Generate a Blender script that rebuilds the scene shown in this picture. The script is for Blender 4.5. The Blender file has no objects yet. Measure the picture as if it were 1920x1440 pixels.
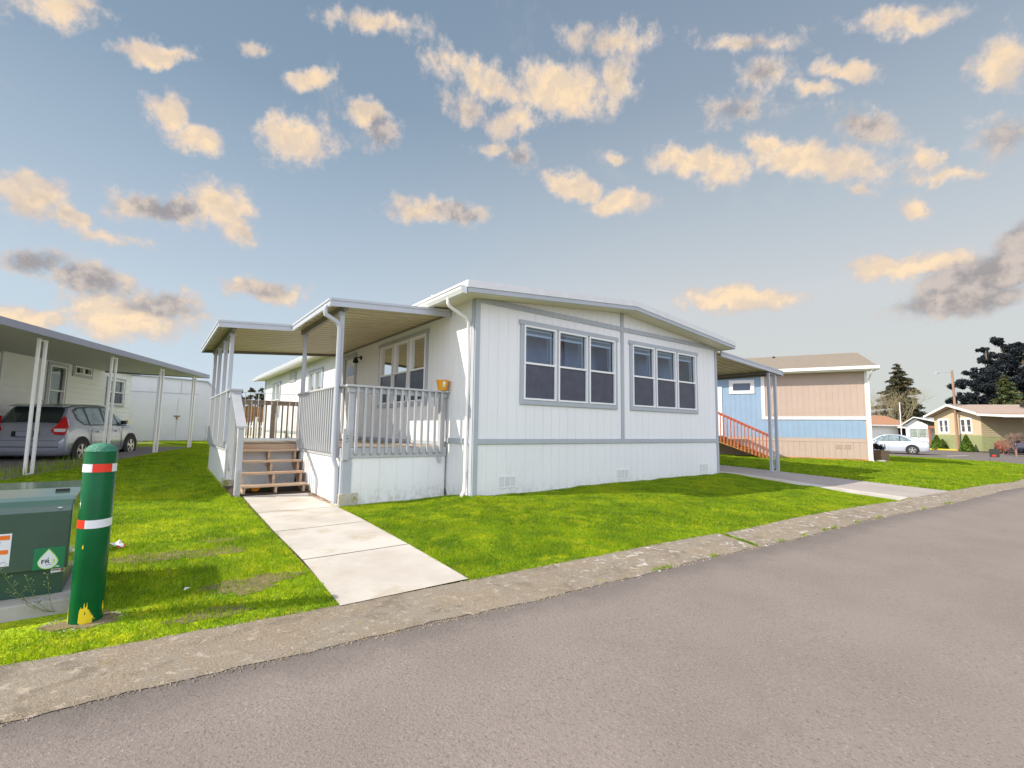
import bpy, math, random
import numpy as np
from mathutils import Vector, Matrix

S = bpy.context.scene
COL = S.collection
R = math.radians
random.seed(7)
rng = np.random.default_rng(7)

# ---------------------------------------------------------------- camera
CP = Vector((-4.14, -6.54, 1.086))
F_PX, ROLL, PITCH, YAW = 888.35, 0.014241, 0.095597, 0.643927
_r0 = Vector((math.cos(YAW), -math.sin(YAW), 0))
_f = Vector((math.sin(YAW) * math.cos(PITCH), math.cos(YAW) * math.cos(PITCH), math.sin(PITCH)))
_u0 = _r0.cross(_f)
_r = _r0 * math.cos(ROLL) + _u0 * math.sin(ROLL)
_u = -_r0 * math.sin(ROLL) + _u0 * math.cos(ROLL)
cam_d = bpy.data.cameras.new('camera')
cam = bpy.data.objects.new('camera', cam_d)
COL.objects.link(cam)
cam_d.sensor_width = 36
cam_d.lens = F_PX * 36 / 1920
cam_d.clip_start = 0.05
cam_d.clip_end = 3000
cam.matrix_world = Matrix(((_r.x, _u.x, -_f.x, CP.x), (_r.y, _u.y, -_f.y, CP.y), (_r.z, _u.z, -_f.z, CP.z), (0, 0, 0, 1)))
S.camera = cam


def at(px, py, depth):
    """real place of something seen from the survey point at this depth"""
    d = _f + _r * ((px - 960) / F_PX) - _u * ((py - 720) / F_PX)
    return CP + d * depth


# ---------------------------------------------------------------- light
SUN_DIR = Vector((-1, 0.36, 0.80)).normalized()      # towards the sun
sun_d = bpy.data.lights.new('sun', 'SUN')
sun_d.energy = 3.9
sun_d.angle = R(0.5)
sun_d.color = (1.0, 0.92, 0.80)
sun = bpy.data.objects.new('sun', sun_d)
COL.objects.link(sun)
sun.rotation_euler = SUN_DIR.to_track_quat('Z', 'Y').to_euler()
S.view_settings.view_transform = 'Standard'
S.view_settings.look = 'None'
S.view_settings.gamma = 1
S.view_settings.exposure = 0.55

# ---------------------------------------------------------------- sky
W = bpy.data.worlds.new('World')
S.world = W
W.use_nodes = True
wt = W.node_tree
wt.nodes.clear()


class NT:
    """tiny helper to wire shader nodes"""
    def __init__(s, t): s.t = t
    def n(s, kind, **kw):
        nd = s.t.nodes.new(kind)
        for k, v in kw.items(): setattr(nd, k, v)
        return nd
    def put(s, inp, v):
        if isinstance(v, bpy.types.NodeSocket): s.t.links.new(v, inp)
        else:
            if hasattr(inp, 'default_value'):
                if inp.type == 'RGBA' and len(v) == 3: v = (*v, 1)
                inp.default_value = v
    def m(s, op, a, b=None, c=None, clamp=False):
        nd = s.n('ShaderNodeMath', operation=op, use_clamp=clamp)
        for i, v in enumerate((a, b, c)):
            if v is not None: s.put(nd.inputs[i], v)
        return nd.outputs[0]
    def mix(s, f, a, b, mode='MIX'):
        nd = s.n('ShaderNodeMix', data_type='RGBA', blend_type=mode)
        s.put(nd.inputs[0], f); s.put(nd.inputs[6], a); s.put(nd.inputs[7], b)
        return nd.outputs[2]
    def ramp(s, f, stops, interp='LINEAR'):
        nd = s.n('ShaderNodeValToRGB')
        cr = nd.color_ramp
        cr.interpolation = interp
        while len(cr.elements) < len(stops): cr.elements.new(0.5)
        for e, (p, c) in zip(cr.elements, stops):
            e.position = p
            e.color = (*c, 1) if len(c) == 3 else c
        s.put(nd.inputs[0], f)
        return nd.outputs[0]
    def noise(s, vec, scale, detail=4, rough=0.55, dist=0.0):
        nd = s.n('ShaderNodeTexNoise')
        if vec is not None: s.put(nd.inputs['Vector'], vec)
        nd.inputs['Scale'].default_value = scale
        nd.inputs['Detail'].default_value = detail
        nd.inputs['Roughness'].default_value = rough
        nd.inputs['Distortion'].default_value = dist
        return nd.outputs[0]
    def smooth(s, v, lo, hi, a=0.0, b=1.0):
        nd = s.n('ShaderNodeMapRange', interpolation_type='SMOOTHSTEP')
        s.put(nd.inputs[0], v)
        for i, x in enumerate((lo, hi, a, b)): nd.inputs[i + 1].default_value = x
        return nd.outputs[0]


t = NT(wt)
tc = t.n('ShaderNodeTexCoord').outputs['Generated']
sep = t.n('ShaderNodeSeparateXYZ'); t.put(sep.inputs[0], tc)
X_, Y_, Z_ = sep.outputs
az_ = t.m('ARCTAN2', X_, Y_)
hyp = t.m('SQRT', t.m('ADD', t.m('MULTIPLY', X_, X_), t.m('MULTIPLY', Y_, Y_)))
el_ = t.m('ARCTAN2', Z_, hyp)
# clear sky: pale at the horizon, steel blue higher up, greyer to the right
K = 0.683
def kc(r, g, b): return (r * K, g * K, b * K)
fl = t.m('DIVIDE', el_, 1.0, clamp=True)
left = t.ramp(fl, [(0, kc(.66, .75, .83)), (.10, kc(.57, .68, .77)), (.22, kc(.52, .62, .71)), (.40, kc(.38, .48, .59)), (.60, kc(.235, .33, .44)), (.85, kc(.19, .275, .38))])
right = t.ramp(fl, [(0, kc(.60, .64, .60)), (.12, kc(.62, .64, .62)), (.26, kc(.60, .63, .65)), (.42, kc(.45, .52, .58)), (.62, kc(.29, .365, .46)), (.85, kc(.21, .28, .38))])
fa = t.smooth(az_, 0.15, 1.05)
base = t.mix(fa, left, right)
nish = t.n('ShaderNodeTexSky', sky_type='NISHITA')
nish.sun_disc = False
nish.sun_elevation = R(37)
nish.sun_rotation = R(-70.2)
nish.air_density = 1.0
nish.dust_density = 1.5
nish.ozone_density = 1.0
nmul = t.mix(1.0, nish.outputs[0], (0.006, 0.006, 0.006), 'MULTIPLY')
base = t.mix(1.0, base, nmul, 'ADD')
# the clouds: each (azimuth, elevation, radius, radius, turn, weight, greyness)
CLOUDS = [(-0.044, 0.576, 0.058, 0.014, -2.75, 1, 0.3), (0.212, 0.616, 0.052, 0.015, -2.78, 1, 0.1), (-0.014, 0.5, 0.035, 0.029, 3.11, 1, 0.1), (0.023, 0.475, 0.041, 0.024, 3.07, 1, 0.15), (0.189, 0.519, 0.07, 0.041, -2.97, 1, 0.2), (0.324, 0.585, 0.051, 0.021, 3.01, 1, 0.4), (0.353, 0.56, 0.038, 0.026, -3.05, 0.6, 1), (0.748, 0.652, 0.089, 0.042, 3.01, 1.2, 0), (0.568, 0.664, 0.093, 0.026, 2.97, 0.8, 0.2), (0.54, 0.617, 0.056, 0.025, 2.89, 0.6, 0.3), (0.641, 0.604, 0.064, 0.025, -2.91, 1, 0.1), (0.871, 0.656, 0.041, 0.037, 1.53, 0.8, 0.3), (1.233, 0.465, 0.103, 0.028, 2.8, 1.2, 0), (1.031, 0.504, 0.081, 0.026, 2.9, 1.1, 0.05), (1.157, 0.511, 0.042, 0.02, 2.86, 1.1, 0), (1.065, 0.476, 0.05, 0.019, 2.95, 0.9, 0.1), (0.778, 0.486, 0.069, 0.023, 2.89, 1.1, 0.05), (0.869, 0.454, 0.056, 0.025, 3.05, 1.1, 0.05), (0.453, 0.437, 0.085, 0.024, -3.05, 0.9, 0.35), (0.522, 0.437, 0.058, 0.022, -3.08, 0.7, 0.9), (-0.172, 0.326, 0.041, 0.029, -3.07, 1, 0.3), (-0.129, 0.317, 0.031, 0.015, 2.36, 0.9, 0.3), (-0.083, 0.298, 0.052, 0.011, -3.13, 0.7, 0.2), (-0.017, 0.356, 0.082, 0.022, -2.96, 0.9, 0.8), (0.072, 0.38, 0.05, 0.038, -3.14, 1, 0.35), (0.104, 0.351, 0.03, 0.026, -3.02, 0.9, 0.3), (-0.164, 0.236, 0.043, 0.014, -2.87, 0.7, 1), (-0.091, 0.23, 0.044, 0.023, 3.02, 0.9, 0.9), (-0.05, 0.178, 0.078, 0.036, 3.13, 1.1, 0.15), (-0.163, 0.157, 0.044, 0.016, -3.08, 1, 0.2), (-0.006, 0.203, 0.066, 0.021, 3.1, 0.8, 0.7), (0.154, 0.254, 0.067, 0.017, 3.14, 0.9, 0.5), (1.092, 0.252, 0.092, 0.024, 3.09, 1.2, 0), (1.351, 0.269, 0.078, 0.02, 3.04, 1.2, 0.05), (1.442, 0.235, 0.084, 0.031, -2.99, 1, 1.3), (1.412, 0.209, 0.078, 0.024, 3.08, 0.9, 1.2), (1.478, 0.273, 0.034, 0.028, -2.19, 0.8, 1.2), (1.288, 0.579, 0.054, 0.013, 2.69, 1, 0.15), (1.239, 0.57, 0.039, 0.013, 2.76, 0.9, 0.2), (1.157, 0.613, 0.043, 0.027, 2.75, 0.6, 0.5), (1.314, 0.492, 0.07, 0.021, 2.51, 0.65, 0.5), (1.108, 0.574, 0.072, 0.021, 3.05, 0.5, 0.6), (1.479, 0.514, 0.036, 0.025, 1.74, 0.85, 0.3), (1.401, 0.398, 0.051, 0.012, 2.88, 0.9, 0.2), (1.383, 0.416, 0.024, 0.014, 2.03, 0.8, 0.2), (1.368, 0.357, 0.023, 0.018, 1.89, 0.9, 0.2), (0.595, 0.559, 0.053, 0.011, -3.11, 0.6, 0.3), (0.66, 0.545, 0.032, 0.022, 2.95, 0.5, 0.7), (0.864, 0.538, 0.03, 0.01, 2.92, 0.6, 0.3), (1.298, 0.408, 0.016, 0.008, 2.65, 0.5, 0.3), (1.472, 0.428, 0.04, 0.027, 2.75, 0.4, 0.6), (0.109, 0.634, 0.032, 0.009, -2.97, 0.6, 0.3), (0.466, 0.688, 0.035, 0.023, -3.01, 0.5, 0.4), (0.86, 0.718, 0.105, 0.022, 3.04, 0.7, 0.3), (0.326, 0.721, 0.1, 0.018, -3.02, 0.7, 0.3), (-0.16, 0.578, 0.056, 0.018, -2.81, 0.8, 0.3), (1.126, 0.665, 0.108, 0.013, 2.9, 0.6, 0.4), (1.372, 0.613, 0.071, 0.017, 2.86, 0.8, 0.3)]
co = t.n('ShaderNodeCombineXYZ'); t.put(co.inputs[0], az_); t.put(co.inputs[1], el_)
nz = t.n('ShaderNodeTexNoise'); t.put(nz.inputs['Vector'], co.outputs[0])
nz.inputs['Scale'].default_value = 15; nz.inputs['Detail'].default_value = 7; nz.inputs['Roughness'].default_value = .60
nv = t.n('ShaderNodeVectorMath', operation='MULTIPLY_ADD')
t.put(nv.inputs[0], nz.outputs[1]); nv.inputs[1].default_value = (.085, .055, 0); nv.inputs[2].default_value = (-.0425, -.0275, 0)
ad = t.n('ShaderNodeVectorMath', operation='ADD'); t.put(ad.inputs[0], co.outputs[0]); t.put(ad.inputs[1], nv.outputs[0])
P_ = ad.outputs[0]
warm = None; grey = None
for (a, e, ra, re, ro, w, g) in CLOUDS:
    mp = t.n('ShaderNodeMapping', vector_type='TEXTURE')
    t.put(mp.inputs[0], P_)
    mp.inputs[1].default_value = (a, e, 0); mp.inputs[2].default_value = (0, 0, ro); mp.inputs[3].default_value = (ra * (1.45 if (e < .27 and a < .3) or w >= 1.1 else 1.28), re * (1.5 if e < .27 and a < .3 else 1.30), 1)
    ln = t.n('ShaderNodeVectorMath', operation='LENGTH'); t.put(ln.inputs[0], mp.outputs[0])
    d = t.m('SUBTRACT', 1.0, ln.outputs['Value'])
    dw = t.m('MULTIPLY', d, w) if w != 1 else d
    warm = dw if warm is None else t.m('MAXIMUM', warm, dw)
    if g > .25:
        dg = t.m('MULTIPLY', t.m('ADD', d, .15), min(g, 1.3))
        grey = dg if grey is None else t.m('MAXIMUM', grey, dg)
fb = t.noise(co.outputs[0], 24, 9, .64)
fb2 = t.noise(co.outputs[0], 9, 5, .6)
wisp = t.noise(P_, 5.5, 7, .66, .4)
dens = t.m('ADD', warm, t.m('MULTIPLY', t.m('SUBTRACT', fb, .5), 1.75))
alpha = t.smooth(dens, -.06, .50)
core = t.smooth(dens, .10, .75)
sh = t.n('ShaderNodeVectorMath', operation='ADD'); t.put(sh.inputs[0], P_); sh.inputs[1].default_value = (.008, -.014, 0)
relief = t.m('SUBTRACT', t.noise(sh.outputs[0], 22, 6, .60), t.noise(P_, 22, 6, .60))
relief = t.smooth(relief, -.09, .09)
thin = t.m('MULTIPLY', t.smooth(wisp, .56, .80), .35)
thin = t.m('MULTIPLY', thin, t.smooth(el_, .02, .25))
gm = t.smooth(t.m('ADD', grey, t.m('MULTIPLY', t.m('SUBTRACT', fb2, .5), .9)), .12, .75)
ccol = t.mix(core, kc(.70, .64, .62), kc(1.06, .80, .52))
ccol = t.mix(t.m('MULTIPLY', relief, .38), ccol, kc(.60, .53, .50))
ccol = t.mix(t.m('MULTIPLY', t.smooth(fb2, .46, .64), .42), ccol, kc(.66, .56, .50))
ccol = t.mix(t.m('MULTIPLY', gm, .86), ccol, t.mix(t.smooth(fb, .40, .62), kc(.27, .26, .29), kc(.60, .53, .50)))
base = t.mix(thin, base, kc(.62, .60, .60))
base = t.mix(t.m('MULTIPLY', alpha, .90), base, ccol)
# unseen sky behind the viewer and overhead, brightened to light the shaded front
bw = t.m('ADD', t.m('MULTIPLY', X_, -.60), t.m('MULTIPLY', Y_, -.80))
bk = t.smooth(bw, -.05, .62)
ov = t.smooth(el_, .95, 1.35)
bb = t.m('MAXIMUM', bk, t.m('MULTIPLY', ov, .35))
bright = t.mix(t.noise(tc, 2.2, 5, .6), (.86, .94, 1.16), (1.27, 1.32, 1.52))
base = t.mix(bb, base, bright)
lowm = t.smooth(el_, -.02, .0)
base = t.mix(lowm, (.16, .17, .15), base)
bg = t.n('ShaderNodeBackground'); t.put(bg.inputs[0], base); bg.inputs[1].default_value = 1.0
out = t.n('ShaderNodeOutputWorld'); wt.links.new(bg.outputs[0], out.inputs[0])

# ---------------------------------------------------------------- materials
def principled(name, col, rough=.6, var=.0, vscale=3.0, col2=None, bump=0.0, bscale=60.0, metal=0.0, coat=0.0, spec=None, stain=None, coord='Object', sc=(1, 1, 1)):
    """a paint/wood/metal/concrete material: base colour broken up by noise, optional second colour patches, bump"""
    m = bpy.data.materials.new(name); m.use_nodes = True
    q = NT(m.node_tree); b = m.node_tree.nodes['Principled BSDF']
    vec = q.n('ShaderNodeTexCoord').outputs[coord]
    if sc != (1, 1, 1):
        mp = q.n('ShaderNodeMapping'); q.put(mp.inputs[0], vec); mp.inputs[3].default_value = sc; vec = mp.outputs[0]
    c = (*col, 1)
    if col2 or var:
        n1 = q.noise(vec, vscale, 6, .6)
        c2 = col2 if col2 else tuple(x * (1 - var) for x in col)
        c = q.mix(q.smooth(n1, .35, .68), col, c2)
    if stain:
        scol, sscale, lo, hi = stain
        n2 = q.noise(vec, sscale, 7, .65, .3)
        c = q.mix(q.smooth(n2, lo, hi), c, scol)
    q.put(b.inputs['Base Color'], c)
    b.inputs['Roughness'].default_value = rough
    b.inputs['Metallic'].default_value = metal
    if coat: b.inputs['Coat Weight'].default_value = coat; b.inputs['Coat Roughness'].default_value = .08
    if spec is not None: b.inputs['Specular IOR Level'].default_value = spec
    if bump:
        bp = q.n('ShaderNodeBump'); bp.inputs['Strength'].default_value = bump; bp.inputs['Distance'].default_value = .01
        q.put(bp.inputs['Height'], q.noise(vec, bscale, 5, .6))
        q.put(b.inputs['Normal'], bp.outputs[0])
    return m


M = {}
M['white'] = principled('white_siding_paint', (.80, .80, .79), .55, .03, 1.5, bump=.35, bscale=90, stain=((.66, .65, .60), 2.2, .62, .85), sc=(1, 1, .35))
_m = M['white']; q = NT(_m.node_tree); b = _m.node_tree.nodes['Principled BSDF']      # rain splash and grime low on the boards
v = q.n('ShaderNodeTexCoord').outputs['Object']; old = b.inputs['Base Color'].links[0].from_socket
s_ = q.n('ShaderNodeSeparateXYZ'); q.put(s_.inputs[0], v)
lo_ = q.smooth(q.m('ADD', s_.outputs[2], q.m('MULTIPLY', q.noise(v, 6, 6, .7), .35)), .42, .05)
c = q.mix(q.m('MULTIPLY', q.m('MULTIPLY', lo_, q.smooth(q.noise(v, 11, 6, .7), .38, .62)), .55), old, (.42, .40, .31))
mp = q.n('ShaderNodeMapping'); q.put(mp.inputs[0], v); mp.inputs[3].default_value = (9, 9, .5)
c = q.mix(q.m('MULTIPLY', q.smooth(q.noise(mp.outputs[0], 1.0, 5, .7), .58, .80), .22), c, (.55, .54, .50))
q.put(b.inputs['Base Color'], c)
M['grey'] = principled('grey_trim_paint', (.41, .44, .47), .5, .06, 2.0, bump=.2, bscale=70)
M['railgrey'] = principled('light_grey_rail_paint', (.44, .45, .46), .55, .08, 4.0, bump=.25, bscale=80)
M['vinyl'] = principled('white_vinyl', (.82, .82, .81), .35)
M['soffit'] = principled('cream_soffit_metal', (.74, .69, .54), .45, .06, 1.2, stain=((.52, .47, .34), 1.5, .6, .85))
M['pan'] = principled('tan_ribbed_pan_metal', (.56, .49, .33), .45, .08, 1.2, stain=((.36, .30, .19), 1.8, .58, .8))
M['rooftop'] = principled('white_roof_edge_metal', (.70, .70, .69), .4, .08, 5, stain=((.52, .52, .5), 14, .58, .8))
M['alum'] = principled('painted_aluminium', (.46, .48, .52), .35, .05, 3)
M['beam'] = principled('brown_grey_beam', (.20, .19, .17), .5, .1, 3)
M['gutter'] = principled('pale_gutter_metal', (.70, .71, .71), .35, .06, 4)
M['dark'] = principled('dark_void', (.02, .02, .022), .9)
M['room'] = principled('room_wall', (.25, .35, .52), .9, .2, 2)
M['blind'] = principled('blue_white_blind', (.62, .72, .78), .7)
M['black'] = principled('black_metal', (.015, .013, .012), .4)
M['wood'] = principled('weathered_deck_wood', (.47, .31, .19), .75, .25, 6, col2=(.56, .42, .29), bump=.4, bscale=40, sc=(.3, 4, 4))
M['woodold'] = principled('grey_brown_deck_boards', (.36, .29, .22), .8, .3, 5, col2=(.46, .38, .30), bump=.4, bscale=40, sc=(.5, 5, 5))
M['redwood'] = principled('red_stained_wood', (.46, .12, .06), .6, .3, 5)
M['amberwood'] = principled('amber_fence_wood', (.50, .23, .06), .7, .4, 4)
M['orangewood'] = principled('orange_treated_wood', (.55, .24, .06), .7, .4, 4)
M['metalgate'] = principled('white_enamel_gate', (.66, .70, .70), .3, .05, 8)
M['concrete'] = principled('pale_walk_concrete', (.47, .42, .355), .85, .10, 1.4, col2=(.57, .525, .46), bump=.35, bscale=120, stain=((.40, .33, .22), 1.9, .52, .76))
M['pad'] = principled('pad_concrete', (.42, .39, .34), .9, .15, 4, bump=.6, bscale=90, stain=((.30, .27, .18), 5, .5, .75))
M['mossblock'] = principled('mossy_concrete_block', (.50, .46, .38), .9, .15, 4, bump=.6, bscale=60, stain=((.24, .26, .07), 7, .46, .62))
M['greenbox'] = principled('transformer_green', (.032, .080, .050), .24, .12, 3, bump=.15, bscale=60, stain=((.10, .12, .09), 30, .70, .78))
M['stickgreen'] = principled('sticker_green', (.004, .18, .065), .4)
M['stickwhite'] = principled('sticker_white', (.72, .73, .76), .4)
M['stickorange'] = principled('sticker_orange', (.80, .17, .01), .4)
M['lime'] = principled('lime_print', (.33, .68, .03), .4)
M['ink'] = principled('ink', (.01, .02, .02), .6)
M['inkgrey'] = principled('grey_print', (.30, .32, .38), .6)
M['tapered'] = principled('red_reflective_tape', (.80, .035, .01), .35)
M['tapewhite'] = principled('white_reflective_tape', (.75, .77, .80), .35)
M['yellow'] = principled('yellow_paint', (.83, .60, .01), .55, bump=.3)
M['pot'] = principled('orange_glazed_pot', (.74, .33, .01), .3, .1, 10)
M['tyre'] = principled('tyre_rubber', (.02, .02, .02), .8)
M['rim'] = principled('alloy_rim', (.62, .60, .55), .3, metal=.7)
M['carglass'] = principled('car_glass', (.025, .035, .035), .03, spec=.9)
M['carglass2'] = principled('car_glass_pale', (.20, .27, .28), .05, spec=.9, var=.5, vscale=5)
M['hatchpaint'] = principled('grey_lilac_car_paint', (.32, .34, .40), .28, metal=.35, coat=.6, var=.08, vscale=3)
M['sedanpaint'] = principled('silver_car_paint', (.56, .60, .68), .28, metal=.3, coat=.7)
M['navypaint'] = principled('navy_car_paint', (.012, .016, .04), .25, coat=.8)
M['taillight'] = principled('red_lamp_lens', (.55, .01, .015), .12, coat=.8)
M['lampclear'] = principled('clear_lamp_lens', (.65, .63, .62), .12, coat=.6)
M['blue'] = principled('sky_blue_siding', (.25, .36, .49), .6, .06, 2, bump=.2, bscale=70)
M['tan'] = principled('pinkish_tan_siding', (.46, .35, .285), .6, .06, 2, bump=.2, bscale=70)
M['whitepaint'] = principled('white_trim_paint', (.80, .78, .76), .5)
M['shingle'] = principled('brown_shingles', (.22, .18, .14), .9, .3, 18, col2=(.31, .26, .20), bump=.6, bscale=40)
M['redroof'] = principled('orange_shingles', (.42, .21, .11), .9, .2, 10)
M['tanroof'] = principled('tan_shingles', (.40, .30, .24), .9, .25, 10)
M['beige'] = principled('beige_siding', (.64, .50, .33), .6, .05, 2)
M['olive'] = principled('tan_lap_siding', (.42, .35, .21), .6, .05, 2)
M['block'] = principled('green_block_skirt', (.33, .36, .17), .8, .15, 6)
M['pole'] = principled('brown_utility_pole', (.36, .22, .14), .8, .3, 3, sc=(4, 4, .4))
M['bark'] = principled('bark', (.17, .13, .09), .9, .3, 8)
M['palebark'] = principled('mossy_pale_bark', (.36, .30, .18), .9, .4, 6, col2=(.24, .21, .11))
M['twig'] = principled('grey_twig', (.33, .27, .21), .9)
M['brick'] = principled('brick_red', (.34, .14, .08), .8, .3, 10)
M['redtwig'] = principled('reddish_twig', (.30, .19, .14), .9)
M['planter'] = principled('planter_wood', (.26, .17, .10), .8, .3, 8, sc=(1, 1, 6))
M['litter'] = principled('white_wrapper', (.75, .73, .72), .6)
M['littered'] = principled('red_print', (.5, .03, .06), .6)
M['mulch'] = principled('dark_mulch', (.07, .045, .03), .95, .4, 12, bump=.8, bscale=30)
M['dirt'] = principled('dry_soil', (.25, .19, .09), .95, .4, 14, bump=1, bscale=60)
M['pumpkin'] = principled('pumpkin', (.85, .30, .01), .5)
M['pinkflower'] = principled('pink_flowers', (.60, .22, .25), .7, .5, 30)
M['yellowflower'] = principled('yellow_flower', (.85, .68, .02), .7)
M['shedwhite'] = principled('shed_panel_paint', (.66, .66, .67), .55, .06, 1.2, bump=.15, bscale=60)
M['rust'] = principled('rusty_latch', (.25, .13, .05), .8)
M['lapwhite'] = principled('white_lap_siding', (.80, .80, .79), .55, .04, 2)
M['carportfascia'] = principled('lilac_grey_fascia', (.27, .28, .36), .45, .06, 3)
M['ceil'] = principled('carport_ceiling', (.50, .49, .44), .55, .05, 2)
M['greenpane'] = principled('curtained_pane', (.30, .37, .30), .25, .4, 3, spec=.7)
M['kerbyellow'] = principled('yellow_kerb_paint', (.75, .55, .03), .7, .2, 3)


def glass_mat(name, tint=(.80, .88, .95), extra=0.0):
    m = bpy.data.materials.new(name); m.use_nodes = True
    q = NT(m.node_tree); m.node_tree.nodes.remove(m.node_tree.nodes['Principled BSDF'])
    o = m.node_tree.nodes['Material Output']
    tr = q.n('ShaderNodeBsdfTransparent'); tr.inputs[0].default_value = (*tint, 1)
    gl = q.n('ShaderNodeBsdfGlossy'); gl.inputs['Roughness'].default_value = .01
    fr = q.n('ShaderNodeFresnel'); fr.inputs[0].default_value = 1.5
    mx = q.n('ShaderNodeMixShader')
    q.put(mx.inputs[0], q.m('ADD', q.m('MULTIPLY', fr.outputs[0], 1.8, clamp=True), extra, clamp=True))
    q.put(mx.inputs[1], tr.outputs[0]); q.put(mx.inputs[2], gl.outputs[0]); q.put(o.inputs[0], mx.outputs[0])
    return m


M['glass'] = glass_mat('window_glass')
m = bpy.data.materials.new('insect_screen'); m.use_nodes = True
q = NT(m.node_tree); b = m.node_tree.nodes['Principled BSDF']
q.put(b.inputs['Base Color'], q.mix(q.noise(q.n('ShaderNodeTexCoord').outputs['Object'], 5, 5, .7), (.022, .024, .036), (.085, .09, .13)))  # mottled reflections painted into the screen colour
b.inputs['Roughness'].default_value = .25
M['screen'] = m


def asphalt_mat(name, base, light, dark, spots=.5):
    m = bpy.data.materials.new(name); m.use_nodes = True
    q = NT(m.node_tree); b = m.node_tree.nodes['Principled BSDF']
    v = q.n('ShaderNodeTexCoord').outputs['Object']
    fine = q.noise(v, 68, 3, .8)
    mid = q.noise(v, 1.1, 6, .6)
    c = q.mix(q.smooth(mid, .3, .7), base, tuple(x * 1.16 for x in base))
    c = q.mix(q.m('MULTIPLY', q.smooth(fine, .56, .74), .75), c, light)
    c = q.mix(q.m('MULTIPLY', q.smooth(fine, .46, .30), .8), c, dark)
    vo = q.n('ShaderNodeTexVoronoi'); q.put(vo.inputs['Vector'], v); vo.inputs['Scale'].default_value = 105
    c = q.mix(q.m('MULTIPLY', q.smooth(vo.outputs[0], .26, .14), spots), c, q.mix(q.noise(v, 31, 2), (.12, .11, .11), (.62, .52, .44)))
    st = q.noise(v, .55, 7, .7, .8)
    c = q.mix(q.m('MULTIPLY', q.smooth(st, .60, .74), .28), c, dark)
    if name == 'asphalt':
        xy = q.n('ShaderNodeSeparateXYZ'); q.put(xy.inputs[0], v)
        k = q.m('ADD', q.m('ADD', xy.outputs[1], 3.88), q.m('MULTIPLY', xy.outputs[0], .045))      # worn dark seam beside the apron
        k = q.m('ADD', k, q.m('MULTIPLY', q.m('SUBTRACT', q.noise(v, 3, 5, .7), .5), .5))
        c = q.mix(q.m('MULTIPLY', q.smooth(k, -.42, .02), .55), c, dark)
        trk = q.smooth(q.noise(v, .9, 3, .5), .42, .62)
        for y0 in (-5.4, -7.1):
            tr = q.smooth(q.m('ABSOLUTE', q.m('SUBTRACT', q.m('ADD', xy.outputs[1], q.m('MULTIPLY', xy.outputs[0], .045)), y0)), .45, .0)
            c = q.mix(q.m('MULTIPLY', q.m('MULTIPLY', tr, trk), .18), c, tuple(x * 1.35 for x in base))
    q.put(b.inputs['Base Color'], c)
    b.inputs['Roughness'].default_value = .85
    b.inputs['Specular IOR Level'].default_value = .3
    bp = q.n('ShaderNodeBump'); bp.inputs['Strength'].default_value = .9; bp.inputs['Distance'].default_value = .008
    q.put(bp.inputs['Height'], fine); q.put(b.inputs['Normal'], bp.outputs[0])
    return m


M['asphalt'] = asphalt_mat('asphalt', (.225, .188, .164), (.44, .37, .31), (.105, .09, .08), .45)
M['driveway'] = asphalt_mat('worn_driveway', (.36, .315, .285), (.52, .47, .42), (.20, .18, .17))
M['drive'] = asphalt_mat('driveway_asphalt', (.20, .17, .165), (.34, .29, .27), (.08, .075, .07))
# exposed aggregate kerb apron, lichen patches
m = asphalt_mat('apron_concrete', (.25, .20, .14), (.58, .50, .40), (.07, .055, .045), .9)
q = NT(m.node_tree); b = m.node_tree.nodes['Principled BSDF']
v = q.n('ShaderNodeTexCoord').outputs['Object']
old = b.inputs['Base Color'].links[0].from_socket
mx_ = q.n('ShaderNodeSeparateXYZ'); q.put(mx_.inputs[0], v)
right_ = q.smooth(mx_.outputs[0], -2.2, -.5)
c = q.mix(q.m('MULTIPLY', q.smooth(q.noise(v, 2.6, 7, .65, .5), .42, .60), .45), old, (.27, .24, .20))
c = q.mix(q.m('MULTIPLY', q.smooth(q.noise(v, 3.7, 8, .72, .8), .50, .64), .55), c, (.13, .105, .075))
c = q.mix(q.m('MULTIPLY', q.smooth(q.noise(v, 16, 5, .75, .4), .54, .66), .6), c, (.50, .42, .33))
lich = q.m('MULTIPLY', q.smooth(q.noise(v, 7.5, 7, .7, .6), .57, .62), right_)
c = q.mix(q.m('MULTIPLY', lich, .8), c, (.60, .57, .52))
c = q.mix(q.m('MULTIPLY', q.smooth(q.noise(v, 4.5, 6, .7), .62, .72), .7), c, (.33, .30, .07))
q.put(b.inputs['Base Color'], c)
M['apron'] = m


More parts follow.
